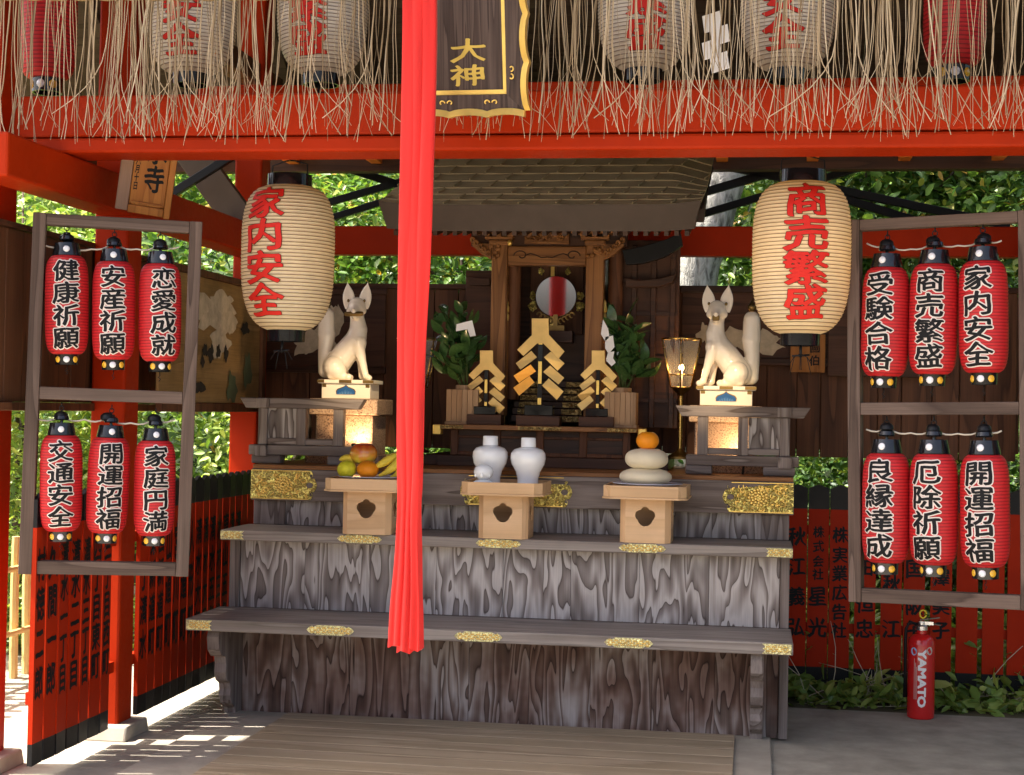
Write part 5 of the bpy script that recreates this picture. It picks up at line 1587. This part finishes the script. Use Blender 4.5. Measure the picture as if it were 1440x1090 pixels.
# golden zigzag offerings
def C3(x, y): return (590 + x / 3.406, 300 + y / 3.406)
headP = [(540, 502), (620, 502), (622, 580), (697, 660), (668, 695), (595, 622), (565, 622), (500, 682), (470, 652), (540, 582)]
sqs = [[(470, 715), (535, 663), (559, 690), (490, 742)], [(459, 775), (530, 728), (552, 756), (480, 805)], [(457, 832), (525, 783), (546, 810), (482, 866)],
       [(604, 690), (633, 666), (690, 715), (660, 746)], [(600, 760), (630, 733), (689, 785), (665, 812)], [(594, 825), (622, 795), (684, 850), (655, 885)]]
def gohei(cx_, top, scale, Y, lab, stand, nm=None):
    """place the measured outline at photo column cx_, head top row `top`, scaled"""
    def tr(x, y): return at(cx_ + (x - 580) / 3.406 * scale, top + (y - 502) / 3.406 * scale, Y)
    zbase = zl1
    o = thing('golden_wand', (at(cx_, 500, Y).x, Y, zbase), lab, 'ritual wand', 'gilt zigzag wands before the mirror')
    def poly(pts, dy, name, mat):
        MB().prism([(tr(a, b).x, tr(a, b).z) for a, b in pts], Y + dy, Y + dy + .003).build(name, M[mat], o, bev=.001)
    poly(headP, -.012, 'head_plate', 'gilt_wand')
    for i, s in enumerate(sqs):
        m = 'gilt_orange' if (i in (1, 2) and scale > .9) else 'gilt_wand'
        mx_ = sum(a for a, b in s) / 4; my_ = sum(b for a, b in s) / 4
        s = [(mx_ + (a - mx_) * 1.14, my_ + (b - my_) * 1.14) for a, b in s]
        P = [Vector((tr(a, b).x, Y - .0125 + .004 * (i % 3) + (.004 if i % 2 else -.002) * j, tr(a, b).z)) for j, (a, b) in enumerate(s)]
        MB().add(P + [p + Vector((0, .003, 0)) for p in P], [(0, 1, 2, 3), (7, 6, 5, 4), (0, 4, 5, 1), (1, 5, 6, 2), (2, 6, 7, 3), (3, 7, 4, 0)]).build('folded_strip', M[m], o)
    tz = tr(580, 580).z
    hb = .055 * scale; hs = stand
    MB().box(-.010 * scale - .002, .010 * scale + .002, -.006, .008, hs + hb, tz - zbase).build('rod', M['black_gloss'], o, False)
    for t0, t1 in ((0.0, .10), (.30, .62), (.86, 1.0)):
        H0 = hs + hb + .002; H1 = tz - zbase
        MB().box(-.010 * scale, .010 * scale, -.0095, -.0065, H0 + (H1 - H0) * t0, H0 + (H1 - H0) * t1 + (.01 if t1 == 1 else 0)).build('rod_sleeve', M['gilt'], o, False, bev=.002)
    MB().box(-.075 * scale, .075 * scale, -.04, .04, hs + .0005, hs + hb).build('base', M['black_gloss'], o, False, bev=.003)
    bw_ = .105 * scale + .01
    MB().box(-bw_, bw_, -.06, .06, 0, hs).build('stand_block', M['wall_brown_x'], o, False, bev=.003)
gohei(760, 448, 1.0, 8.21, 'tall gilt zigzag paper wand on black base before the mirror', .055)
gohei(684.5, 493, .78, 8.21, 'short gilt zigzag wand beside the vase with one white paper', .055)
gohei(841.5, 493, .78, 8.21, 'short gilt zigzag wand beside the vase with long white paper', .055)
# vases with evergreen branches
leaf_v = []
mb = MB()
n = 6
for i in range(n + 1):
    t = i / n; wv = .5 * math.sin(PI * min(1, t * .97 + .03)) ** .8 * (1 - .25 * t)
    for s in (-1, 0, 1): mb.v.append((s * wv * .52, .10 * abs(s) * wv - .18 * t * t, t))
mb.f = [(i * 3 + j, i * 3 + j + 1, i * 3 + 4 + j, i * 3 + 3 + j) for i in range(n) for j in range(2)]; mb.m = [0] * len(mb.f)
leaf_me = mb.mesh('leaf', M['sakaki_leaf'], smooth=True)
def vase(px0, px1, lab, blab, leaves_px, papers, Y=8.26, seed=1):
    rnd = random.Random(seed)
    a, b = at(px0, 570, Y).x, at(px1, 570, Y).x
    cx = (a + b) / 2; w_ = (b - a) / 2
    zt = at(700, 549, Y).z
    o = thing('slatted_vase', (cx, Y, zl1), lab, 'vase', 'slatted vases on the ledge')
    MB().box(-w_ - .006, w_ + .006, -w_ - .006, w_ + .006, .0, .014).build('foot', M['vase_slats'], o, False, bev=.003)
    MB().box(-w_ + .006, w_ - .006, -w_ + .006, w_ - .006, .0145, zt - zl1 - .006).build('core', M['vase_slats'], o, False)
    ns = 6
    for i in range(ns):
        x0 = -w_ + 2 * w_ * i / ns
        for (f, rz) in (('a', 0), ('b', PI / 2), ('c', -PI / 2)):
            MB().box(x0 + .001, x0 + 2 * w_ / ns - .001, -w_, -w_ + .0055, .0145, zt - zl1).build('slat', M['vase_slats'], o, False, rot=(0, 0, rz), bev=.001)
    MB().lathe([(w_ * .55, 0), (w_ * .62, .0), (w_ * .62, .03), (w_ * .5, .03)], (0, 0, zt - zl1 - .0055), 18).build('neck', M['vase_slats'], o, False, smooth=40)
    br = thing('evergreen_branches', (cx, Y, zt + .02), blab, 'branches', 'evergreen branches in the vases')
    mbs = MB(); tips = []
    for px_, py_ in leaves_px:
        p = at(px_, py_, Y + rnd.uniform(-.08, .1)); p0 = Vector((cx + rnd.uniform(-.02, .02), Y + rnd.uniform(-.02, .02), zt - .02))
        mid = p0.lerp(p, .5) + Vector((0, 0, .05))
        pts = [p0, p0.lerp(mid, .6), mid, mid.lerp(p, .6), p]
        mbs.tube(pts, [.004, .0035, .003, .0025, .0018], 5); tips.append(pts)
    mbs.build('stems', M['stem_green'], br, smooth=True)
    for pts in tips:
        for j in range(9):
            t = .30 + .70 * j / 8
            k = min(3, int(t * 4)); pos = pts[k].lerp(pts[k + 1], t * 4 - k)
            L_ = rnd.uniform(.085, .13)
            yaw = rnd.uniform(-PI, PI)
            tilt = rnd.uniform(.15, 1.2)
            link('leaf', leaf_me, br, True, loc=pos, rot=(tilt * rnd.choice((-1, 1, 1)), rnd.uniform(-.7, .7), yaw), scale=(L_ * 1.05, L_, L_))
    for pl in papers:
        mb = MB()
        for poly_ in pl:
            P = [at(a_, b_, Y - .12) for a_, b_ in poly_]
            mb.add(P + [p + Vector((0, .0015, 0)) for p in P], [tuple(range(len(P))), tuple(range(2 * len(P) - 1, len(P) - 1, -1))])
        mb.build('white_paper', M['paper_white'], br)
vase(632, 676, 'pale slatted wooden vase beside the red cloth', 'dark green leafy branches with one bent white paper', [(625, 440), (640, 455), (655, 470), (622, 480), (668, 490), (615, 505), (650, 435), (632, 500), (665, 455), (618, 460), (648, 500), (622, 525), (640, 525)],
     [[[(642, 456), (664, 450.5), (669, 472), (661, 473.5), (657, 463), (641, 466)]]], seed=3)
vase(852, 896, 'pale slatted wooden vase beside the bronze lamp', 'dark green leafy branches with zigzag white paper streamer', [(860, 445), (885, 445), (893, 460), (870, 470), (900, 490), (880, 490), (905, 510), (868, 500), (895, 525), (912, 530), (888, 470), (862, 480)],
     [[[(848, 449), (855, 462), (857, 474), (851, 480), (845, 470)], [(851, 474), (862, 472), (864, 488), (856, 498), (851, 490)], [(855, 496), (864, 494), (862, 504), (852, 506)], [(852, 507), (861, 502), (866, 510), (860, 515)]]], seed=5)
# bronze lamps
def bronze_lamp(px_, label, lit):
    Y = 8.42
    c = at(px_, 560, Y)
    zt = at(px_, 477, Y).z; zb = at(px_, 545, Y).z
    o = thing('standing_lamp', (c.x, Y, 1.25), label, 'lamp', 'bronze standing lamps')
    R0, R1 = .118, .062
    n = 6; A = lambda k: 2 * PI * k / n + PI / 6
    for k in range(n):
        a, b = A(k), A(k + 1)
        P = [(R1 * math.cos(a), R1 * math.sin(a), zb - 1.25), (R1 * math.cos(b), R1 * math.sin(b), zb - 1.25), (R0 * math.cos(b), R0 * math.sin(b), zt - 1.25), (R0 * math.cos(a), R0 * math.sin(a), zt - 1.25)]
        MB().add([Vector(p) * 1 for p in P], [(0, 1, 2, 3)]).build('pane', M['lamp_glass'], o, False)
        MB().tube([P[0], P[3]], .0042, 6).tube([P[3], P[2]], .005, 6).tube([P[0], P[1]], .004, 6).tube([Vector(P[0]).lerp(Vector(P[3]), .26), Vector(P[1]).lerp(Vector(P[2]), .26)], .003, 6).build('brass_bar', M['brass'], o, False, smooth=True)
    MB().lathe([(.0, -.045), (.012, -.045), (.018, -.035), (.034, -.022), (.05, -.006), (.056, .0), (.0, .0)], (0, 0, zb - 1.25), 18, cap=False).build('cup', M['dark_brass'], o, False, smooth=40)
    MB().lathe([(.011, .04), (.011, zb - 1.25 - .044)], (0, 0, 0), 12).build('pole', M['brass'], o, False, smooth=40)
    MB().lathe([(.075, 0), (.075, .012), (.05, .022), (.025, .04), (.014, .055)], (0, 0, 0), 20).build('foot', M['dark_brass'], o, False, smooth=40)
    zbul = at(px_, 517, Y).z - 1.25
    MB().ball((0, 0, zbul), .013 if lit else .012, 12, 8, (1, 1, 1.4)).build('bulb', M['bulb' if lit else 'clear_white'], o, False, smooth=True)
    MB().lathe([(.008, zb - 1.25), (.008, zbul - .014)], (0, 0, 0), 10).build('socket', M['paper_white'], o, False)
    if lit: lamp('lamp_light', (c.x, Y - .03, zbul + 1.25), .5, (1, .60, .26), .02, o)
bronze_lamp(957.5, 'bronze standing lamp with lit glass shade beside the jewel fox', True)
bronze_lamp(586, 'bronze standing lamp with unlit glass shade behind the red cloth', False)
# ================================================================ FIRE EXTINGUISHER
ep = Vector((.844, 8.02, .0045))
ex = thing('fire_extinguisher', ep, 'red fire extinguisher lettered YAMATO standing by the name board fence', 'extinguisher')
MB().lathe([(0, 0), (.060, 0), (.066, .006), (.067, .02), (.067, .36), (.064, .385), (.052, .405), (.034, .415), (.024, .418), (.024, .435), (0, .436)], seg=36, cap=False).build('cylinder', M['extinguisher_red'], ex, False, smooth=40)
MB().lathe([(.0, .436), (.03, .436), (.03, .455), (.018, .462), (.018, .475), (0, .476)], seg=20, cap=False).box(-.012, .055, -.012, .012, .462, .478).build('valve', M['silver'], ex, False, smooth=30)
MB().bar((-.01, 0, .485), (.085, 0, .50), .02, .006).build('lever', M['black_gloss'], ex, False)
MB().bar((-.01, 0, .478), (.09, 0, .462), .02, .006).build('handle', M['black_gloss'], ex, False)
MB().tube([(.004 + .016 * math.cos(a), -.01, .515 + .02 * math.sin(a)) for a in [k * .55 for k in range(12)]], .004, 6).build('safety_pin', M['yellow_plastic'], ex, False, smooth=True)
MB().tube([(-.02, 0, .46), (-.06, -.01, .475), (-.078, -.015, .44), (-.080, -.015, .36), (-.078, -.01, .22), (-.076, -.005, .10)], [.008] * 5 + [.012], 8).build('hose', M['black_paint'], ex, False, smooth=True)
cyl = lambda u, z: Vector((.0676 * math.sin(u / .067), -.0676 * math.cos(u / .067), z))
# YAMATO runs up the cylinder
V_, F_ = [], []
def side_text(s, zc, xc, size, off):
    items = []
    adv = {'Y': .60, 'A': .64, 'M': .80, 'T': .60, 'O': .72}
    tot = sum(adv.get(c, .62) for c in s) * size; x = -tot / 2
    out = []
    for c in s:
        w_ = adv.get(c, .62) * size
        out.append((c, x + w_ / 2, 0, size, size * 1.0)); x += w_
    return out
its = side_text('YAMATO', 0, 0, .070, .03)
char_texts('lettering', its, nib(0, .05), lambda u, z: cyl(-.002 + z * .75, .205 - u), M['paper_white'], ex, shear=0, wob=0)
mb = MB()
for i in range(3):
    mb.add([cyl(-.042 + .006 * i, z) for z in (.10, .30 - .02 * i)] + [cyl(-.040 + .006 * i, z) for z in (.30 - .02 * i, .10)], [(0, 3, 2, 1)])
mb.build('label_lines', M['paper_dim'], ex, False)
for u, z, m in ((-.045, .335, 'blue_light'), (.035, .34, 'paper_dim')):
    pts = [cyl(u + .016 * math.cos(a), z + .02 * math.sin(a)) for a in [2 * PI * i / 16 for i in range(16)]]
    MB().add([p * 1 for p in pts], [tuple(range(16))]).build('sticker', M[m], ex, False)

# ================================================================ NAME BOARD FENCES
def board_mesh(w_, h, t, blk_b, blk_t, tip):
    mb = MB()
    z = [0, blk_b, h - blk_t - tip, h - tip]
    for i in range(3):
        mb.mi = 1 if i != 1 else 0
        mb.box(-w_ / 2, w_ / 2, -t / 2, t / 2, z[i], z[i + 1])
    mb.mi = 1
    n = len(mb.v)
    mb.prism([(-w_ / 2, h - tip), (w_ / 2, h - tip), (0, h)], -t / 2, t / 2)
    return mb.mesh('name_board', [M['vermilion_board'], M['black_paint']])
# right fence, facing the front
YF = 8.50
nf = thing('name_board_fence', (.8, YF, .07), 'red and black name board fence behind the fire extinguisher', 'fence')
hF = at(1150, 681, YF).z - .075
bmR = board_mesh(.108, hF, .022, .085, .11, .022)
for zz in (.34, .86):
    MB().box(.21, 1.42, YF + .012, YF + .045, zz, zz + .05).build('fence_rail', M['vermilion_board'], nf, bev=.003)
RB = [(1119.5, [('秋', 754, 1.0), ('江', 796, 1.0), ('義', 838, 1.0), ('弘', 881, 1.0)]),
      (1150, [('株', 748, .62), ('式', 768, .62), ('会', 789, .62), ('社', 807, .62), ('星', 838, 1.05), ('光', 882, 1.05)]),
      (1180.5, [('株', 752, .85), ('実', 780, .85), ('業', 806, .85), ('広', 833, .85), ('告', 860, .85), ('社', 886, .85)]),
      (1216.5, [('田', 798, .9), ('恒', 848, 1.0), ('忠', 884, 1.0)]),
      (1253.5, [('秋', 820, .95), ('江', 884, 1.0)]),
      (1285.5, [('国', 799, 1.0), ('阪', 852, .95), ('子', 886, .95)]),
      (1323.5, [('澤', 812, .9), ('美', 852, .95), ('子', 886, .95)]),
      (1360, []), (1397, []), (1432, [])]
for px_, chars in RB:
    p = at(px_, 960, YF)
    xx = at(px_, 820, YF).x
    b = link('name_board', bmR, nf, True, loc=(xx, YF, .075))
    if chars:
        it = []
        for c, py_, s in chars:
            z = at(px_, py_, YF).z - .075
            it.append((c, 0, z, .098 * s, .105 * s))
        char_texts('lettering', it, .04, lambda u, z: Vector((u, -.0122, z)), M['ink'], b)
# left fence, running back along the side
XF = -2.765
lf = thing('name_board_fence', (XF, 7.2, .07), 'red and black name board fence along the side below the painted board', 'fence')
bmL = board_mesh(.094, 1.06, .020, .085, .11, .022)
for zz in (.30, .86):
    MB().box(XF - .045, XF - .012, 5.80, 6.59, zz, zz + .05).build('fence_rail', M['vermilion_board'], lf, bev=.003)
    MB().box(XF - .045, XF - .012, 6.77, 8.46, zz, zz + .05).build('fence_rail', M['vermilion_board'], lf, bev=.003)
LB = {0: '', 1: '', 2: '清水太一', 3: '村徳二郎', 4: '久間一郎', 5: '清水一丁目', 6: '清水二丁目', 7: '清水三丁目', 8: '四丁目東町', 9: '三丁目西町', 10: '一丁清水', 11: '東新道町', 12: '西新道町', 13: '山道町', 14: '宮川町', 15: '小道町', 16: '人形町', 17: '清水大和', 18: '清水大黒', 19: '清水五条', 20: '水木三郎', 21: '東山五条', 22: '清水七条', 23: '清水八条'}
y = 5.80; k = 2
ys = []
while y < 8.42:
    if not (6.54 < y < 6.84): ys.append(y)
    y += .107 if y < 6.6 else .1015
for k, y in enumerate(ys, 3):
    b = link('name_board', bmL, lf, True, loc=(XF, y, .072), rot=(0, 0, R_(90) + .05 * math.sin(k * 2.9)))
    s = LB.get(k, '')
    if s:
        char_texts('lettering', vtext(s, .86, .62, .078, 0, 1.0 if len(s) > 4 else .9), .045, lambda u, z: Vector((u, -.0112, z)), M['ink'], b)
sb = MB().cbox((-2.62, 8.05, .09), .30, .34, .17, Matrix.Rotation(.2, 3, 'Z')).build('stone_block', M['pale_stone'], bev=.015)
tag(sb, 'pale squared stone block under the end of the side fence', 'stone')
# bamboo fence outside on the left
bf = thing('bamboo_fence', (-3.9, 7.2, 0), 'pale yellow bamboo fence standing outside the red side fence', 'fence')
for i in range(26):
    y = 5.2 + i * .15 + random.uniform(-.015, .015)
    MB().tube([(-3.9, y, 0), (-3.9 + random.uniform(-.01, .01), y, .5), (-3.9, y, .78 + random.uniform(-.04, .04))], .024, 8).build('bamboo_pole', M['bamboo'], bf, smooth=40)
for zz in (.26, .60):
    MB().tube([(-3.865, 5.1, zz), (-3.865, 9.1, zz)], .017, 8).build('bamboo_rail', M['bamboo'], bf, smooth=40)

# ================================================================ TREES AND SHRUBS
def leaves(n, pos_fn, L0, L1, seed, droop=.3):
    rg = np.random.default_rng(seed)
    P = pos_fn(rg, n)
    n = len(P)
    L = rg.uniform(L0, L1, n)
    d = rg.normal(size=(n, 3)); d[:, 2] = d[:, 2] * .6 - droop
    d /= np.linalg.norm(d, axis=1)[:, None]
    up = rg.normal(size=(n, 3)) * .55 + np.array([0, -.25, 1.0])
    s = np.cross(d, up); s /= np.linalg.norm(s, axis=1)[:, None] + 1e-9
    nn = np.cross(s, d)
    w_ = L * rg.uniform(.18, .26, n)
    V = np.empty((n, 6, 3))
    def pt(t, side, lift): return P + d * (L * t)[:, None] + s * (w_ * side)[:, None] + nn * (L * lift)[:, None]
    V[:, 0] = pt(0, 0, 0); V[:, 1] = pt(.3, 1, .06); V[:, 2] = pt(.7, .8, .03); V[:, 3] = pt(1, 0, -.08); V[:, 4] = pt(.7, -.8, .03); V[:, 5] = pt(.3, -1, .06)
    me = bpy.data.meshes.new('crown')
    me.vertices.add(n * 6); me.vertices.foreach_set('co', V.reshape(-1))
    me.loops.add(n * 8); me.polygons.add(n * 2)
    base = (np.arange(n) * 6)[:, None]
    idx = np.concatenate([base + np.array([0, 3, 2, 1]), base + np.array([0, 5, 4, 3])], axis=1).reshape(-1)
    me.loops.foreach_set('vertex_index', idx)
    me.polygons.foreach_set('loop_start', np.arange(n * 2) * 4)
    me.update(calc_edges=True)
    return me
def clump_fn(c, r, ncl, spread, hollow=.25):
    def f(rg, n):
        q_ = rg.normal(size=(ncl, 3)); q_ /= np.linalg.norm(q_, axis=1)[:, None]
        q_ *= (rg.uniform(hollow, 1, ncl) ** .6)[:, None]
        cc = np.array(c) + q_ * np.array(r)
        k = rg.integers(0, ncl, n)
        P = cc[k] + rg.normal(size=(n, 3)) * np.array(spread)
        P[:, 2] = np.maximum(P[:, 2], .03)
        return P
    return f
def shrub(name, c, r, n, mat, label, cat, seed, L=(.05, .085), trunk=True, group=None, ncl=60, spread=(.16, .16, .13), hollow=.25, bark='bark_dark'):
    o = thing(name, (c[0], c[1], max(0, ground_z(c[0], c[1]))), label, cat, group)
    me = leaves(n, clump_fn(c, r, ncl, spread, hollow), L[0], L[1], seed)
    me.materials.append(M[mat])
    link('crown', me, o, True)
    rnd = random.Random(seed)
    mb = MB()
    gz = ground_z(c[0], c[1])
    b = Vector((c[0], c[1], gz - .05)); t = Vector((c[0] + rnd.uniform(-.2, .2), c[1], c[2]))
    mb.tube([b, b.lerp(t, .5) + Vector((rnd.uniform(-.08, .08), 0, 0)), t], [.07, .05, .03], 8)
    for i in range(9):
        s = b.lerp(t, rnd.uniform(.35, 1)); e = Vector(c) + Vector((rnd.uniform(-1, 1) * r[0] * .9, rnd.uniform(-1, 1) * r[1] * .9, rnd.uniform(-.6, .9) * r[2]))
        m = s.lerp(e, .5) + Vector((0, 0, .12))
        mb.tube([s, m, e], [.022, .014, .006], 6)
    mb.build('trunk', M[bark], o, smooth=True)
    return o
def ground_z(x, y):
    if y < 12: return 0.0
    return max(0, (y - 12) * .62 - .1)
# evergreen hedge row and trees behind the hall, each with its own place
SH = [
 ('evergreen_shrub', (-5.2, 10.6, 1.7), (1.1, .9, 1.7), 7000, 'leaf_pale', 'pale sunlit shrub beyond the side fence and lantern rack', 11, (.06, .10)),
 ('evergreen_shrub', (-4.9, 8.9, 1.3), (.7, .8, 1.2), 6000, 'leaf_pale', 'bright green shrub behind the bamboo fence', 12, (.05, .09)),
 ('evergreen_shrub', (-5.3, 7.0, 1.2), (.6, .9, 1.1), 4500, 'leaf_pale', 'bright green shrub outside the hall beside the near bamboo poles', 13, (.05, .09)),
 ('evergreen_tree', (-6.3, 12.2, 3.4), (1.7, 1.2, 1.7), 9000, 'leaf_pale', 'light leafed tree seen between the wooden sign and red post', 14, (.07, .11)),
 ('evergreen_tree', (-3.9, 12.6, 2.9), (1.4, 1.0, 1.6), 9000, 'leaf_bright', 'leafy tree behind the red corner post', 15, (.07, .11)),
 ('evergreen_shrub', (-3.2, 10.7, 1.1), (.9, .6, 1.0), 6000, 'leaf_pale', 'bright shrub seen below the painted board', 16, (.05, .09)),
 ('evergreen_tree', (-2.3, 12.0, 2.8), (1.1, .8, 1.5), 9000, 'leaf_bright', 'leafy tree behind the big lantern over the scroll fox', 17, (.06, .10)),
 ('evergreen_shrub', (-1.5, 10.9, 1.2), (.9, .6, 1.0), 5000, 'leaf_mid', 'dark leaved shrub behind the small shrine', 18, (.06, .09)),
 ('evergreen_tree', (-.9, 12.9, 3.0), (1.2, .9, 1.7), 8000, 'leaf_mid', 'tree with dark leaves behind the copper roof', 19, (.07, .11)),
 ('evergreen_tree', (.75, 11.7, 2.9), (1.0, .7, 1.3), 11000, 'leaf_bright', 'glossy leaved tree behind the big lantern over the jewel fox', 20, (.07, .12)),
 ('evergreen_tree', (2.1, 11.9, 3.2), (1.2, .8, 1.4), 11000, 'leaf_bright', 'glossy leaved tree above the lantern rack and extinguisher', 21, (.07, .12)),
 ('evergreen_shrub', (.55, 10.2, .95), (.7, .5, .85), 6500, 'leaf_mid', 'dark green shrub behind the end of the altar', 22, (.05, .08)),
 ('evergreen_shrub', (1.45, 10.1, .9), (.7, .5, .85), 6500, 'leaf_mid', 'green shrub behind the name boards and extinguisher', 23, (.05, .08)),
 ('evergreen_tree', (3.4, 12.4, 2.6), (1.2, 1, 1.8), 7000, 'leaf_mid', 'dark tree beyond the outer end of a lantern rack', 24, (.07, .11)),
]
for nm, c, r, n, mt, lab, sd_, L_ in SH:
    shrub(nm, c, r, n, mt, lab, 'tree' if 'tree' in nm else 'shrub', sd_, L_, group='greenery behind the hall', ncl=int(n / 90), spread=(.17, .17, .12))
# big pale trunk
tr_ = thing('large_tree', (-.62, 11.0, 0), 'thick pale grey tree trunk leaning behind the hall', 'tree')
mb = MB(); pts = []; rr = []
P0, P1, P2 = at(955, 640, 11.0), at(968, 395, 11.0), at(1022, 230, 11.0)
for i in range(40):
    t = i / 39
    p = (P0 + (P1 - P0) * (t / .5)) if t < .5 else (P1 + (P2 - P1) * ((t - .5) / .5))
    if t < .5: p.z = -.1 + (P1.z + .1) * t / .5
    pts.append(p); rr.append(.21 - .05 * t)
P3 = P2 + (P2 - P1) * 1.2
pts.append(P3); rr.append(.12)
# smooth path
for _ in range(6):
    for i in range(1, len(pts) - 1): pts[i] = (pts[i - 1] + pts[i] * 2 + pts[i + 1]) / 4
mb.tube(pts, rr, 28)
mb.v = [(x + .014 * noise.noise((x * 14, y * 14, z * 5)), y + .014 * noise.noise((x * 14 + 7, y * 14, z * 5)), z) for x, y, z in mb.v]
mb.build('trunk', M['bark_pale'], tr_, smooth=True)
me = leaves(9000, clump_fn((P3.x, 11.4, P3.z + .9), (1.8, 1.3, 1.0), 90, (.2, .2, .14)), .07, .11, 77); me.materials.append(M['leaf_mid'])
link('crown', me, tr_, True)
# weeds and twigs behind the right fence
def weed_fn(rg, n):
    P = np.empty((n, 3)); P[:, 0] = rg.uniform(.15, 2.2, n); P[:, 1] = rg.uniform(8.2, 10.6, n); P[:, 2] = rg.uniform(.02, .5, n) * rg.uniform(.2, 1, n) * np.where(P[:, 1] < 8.5, .3, 1)
    return P
me = leaves(6500, weed_fn, .05, .12, 88, -.1); me.materials.append(M['leaf_pale'])
wo = link('ground_cover', me); wo['kind'] = 'stuff'; tag(wo, 'low green weeds growing behind the name board fence', 'weeds')
mb = MB(); rnd = random.Random(4)
for i in range(340):
    x0, y0 = rnd.uniform(.15, 2.0), rnd.uniform(8.25, 10.2)
    L_ = rnd.uniform(.15, .6); a = rnd.gauss(0, .8)
    pts = [(x0 + math.sin(a) * L_ * t + .05 * math.sin(t * 3 + i), y0 + .06 * t, .0 + L_ * abs(math.cos(a)) * t * (1.2 - .5 * t)) for t in (0, .25, .5, .75, 1)]
    mb.tube(pts, [.003, .0028, .0024, .002, .0012], 4)
wo = mb.build('dry_twigs', M['twig'], smooth=True); wo['kind'] = 'stuff'; tag(wo, 'dry pale twigs and grass behind the name board fence', 'twigs')
def litter_fn(rg, n):
    P = np.empty((n, 3)); P[:, 0] = rg.uniform(-5.4, -2.9, n); P[:, 1] = rg.uniform(8.7, 10.5, n); P[:, 2] = rg.uniform(.02, .35, n) * rg.uniform(.1, 1, n)
    return P
me = leaves(3500, litter_fn, .05, .10, 89, -.1); me.materials.append(M['leaf_pale'])
wo = link('ground_cover', me); wo['kind'] = 'stuff'; tag(wo, 'low bright ground cover outside the corner of the hall', 'weeds')
for c, lab, sd_ in (((5.6, 7.5, 2.2), 'unseen tree added beyond the open end of the hall to block sky light', 31), ((5.4, 4.6, 2.0), 'unseen tree added beside the approach to the hall to block sky light', 32), ((5.8, 10.2, 2.4), 'unseen tree added at the rear corner of the hall to block sky light', 33)):
    shrub('sky_block_tree', c, (.9, 1.6, 2.2), 7000, 'leaf_mid', lab, 'tree', sd_, (.10, .16), group='unseen trees added to block sky light', ncl=120, spread=(.2, .25, .2))  # added out of view to cut sky light from the open side

# undergrowth covering the slope behind
def hill_fn(rg, n):
    P = np.empty((n, 3)); P[:, 0] = rg.uniform(-13, 6, n); P[:, 1] = 12.2 + 8 * rg.uniform(0, 1, n) ** 1.2
    P[:, 2] = (P[:, 1] - 12) * .62 + rg.uniform(-.2, 1.1, n) * rg.uniform(.1, 1, n)
    return P
me = leaves(26000, hill_fn, .12, .24, 90, .1); me.materials.append(M['leaf_bright'])
wo = link('undergrowth', me); wo['kind'] = 'stuff'; tag(wo, 'dense green undergrowth covering the slope behind the hall', 'undergrowth')
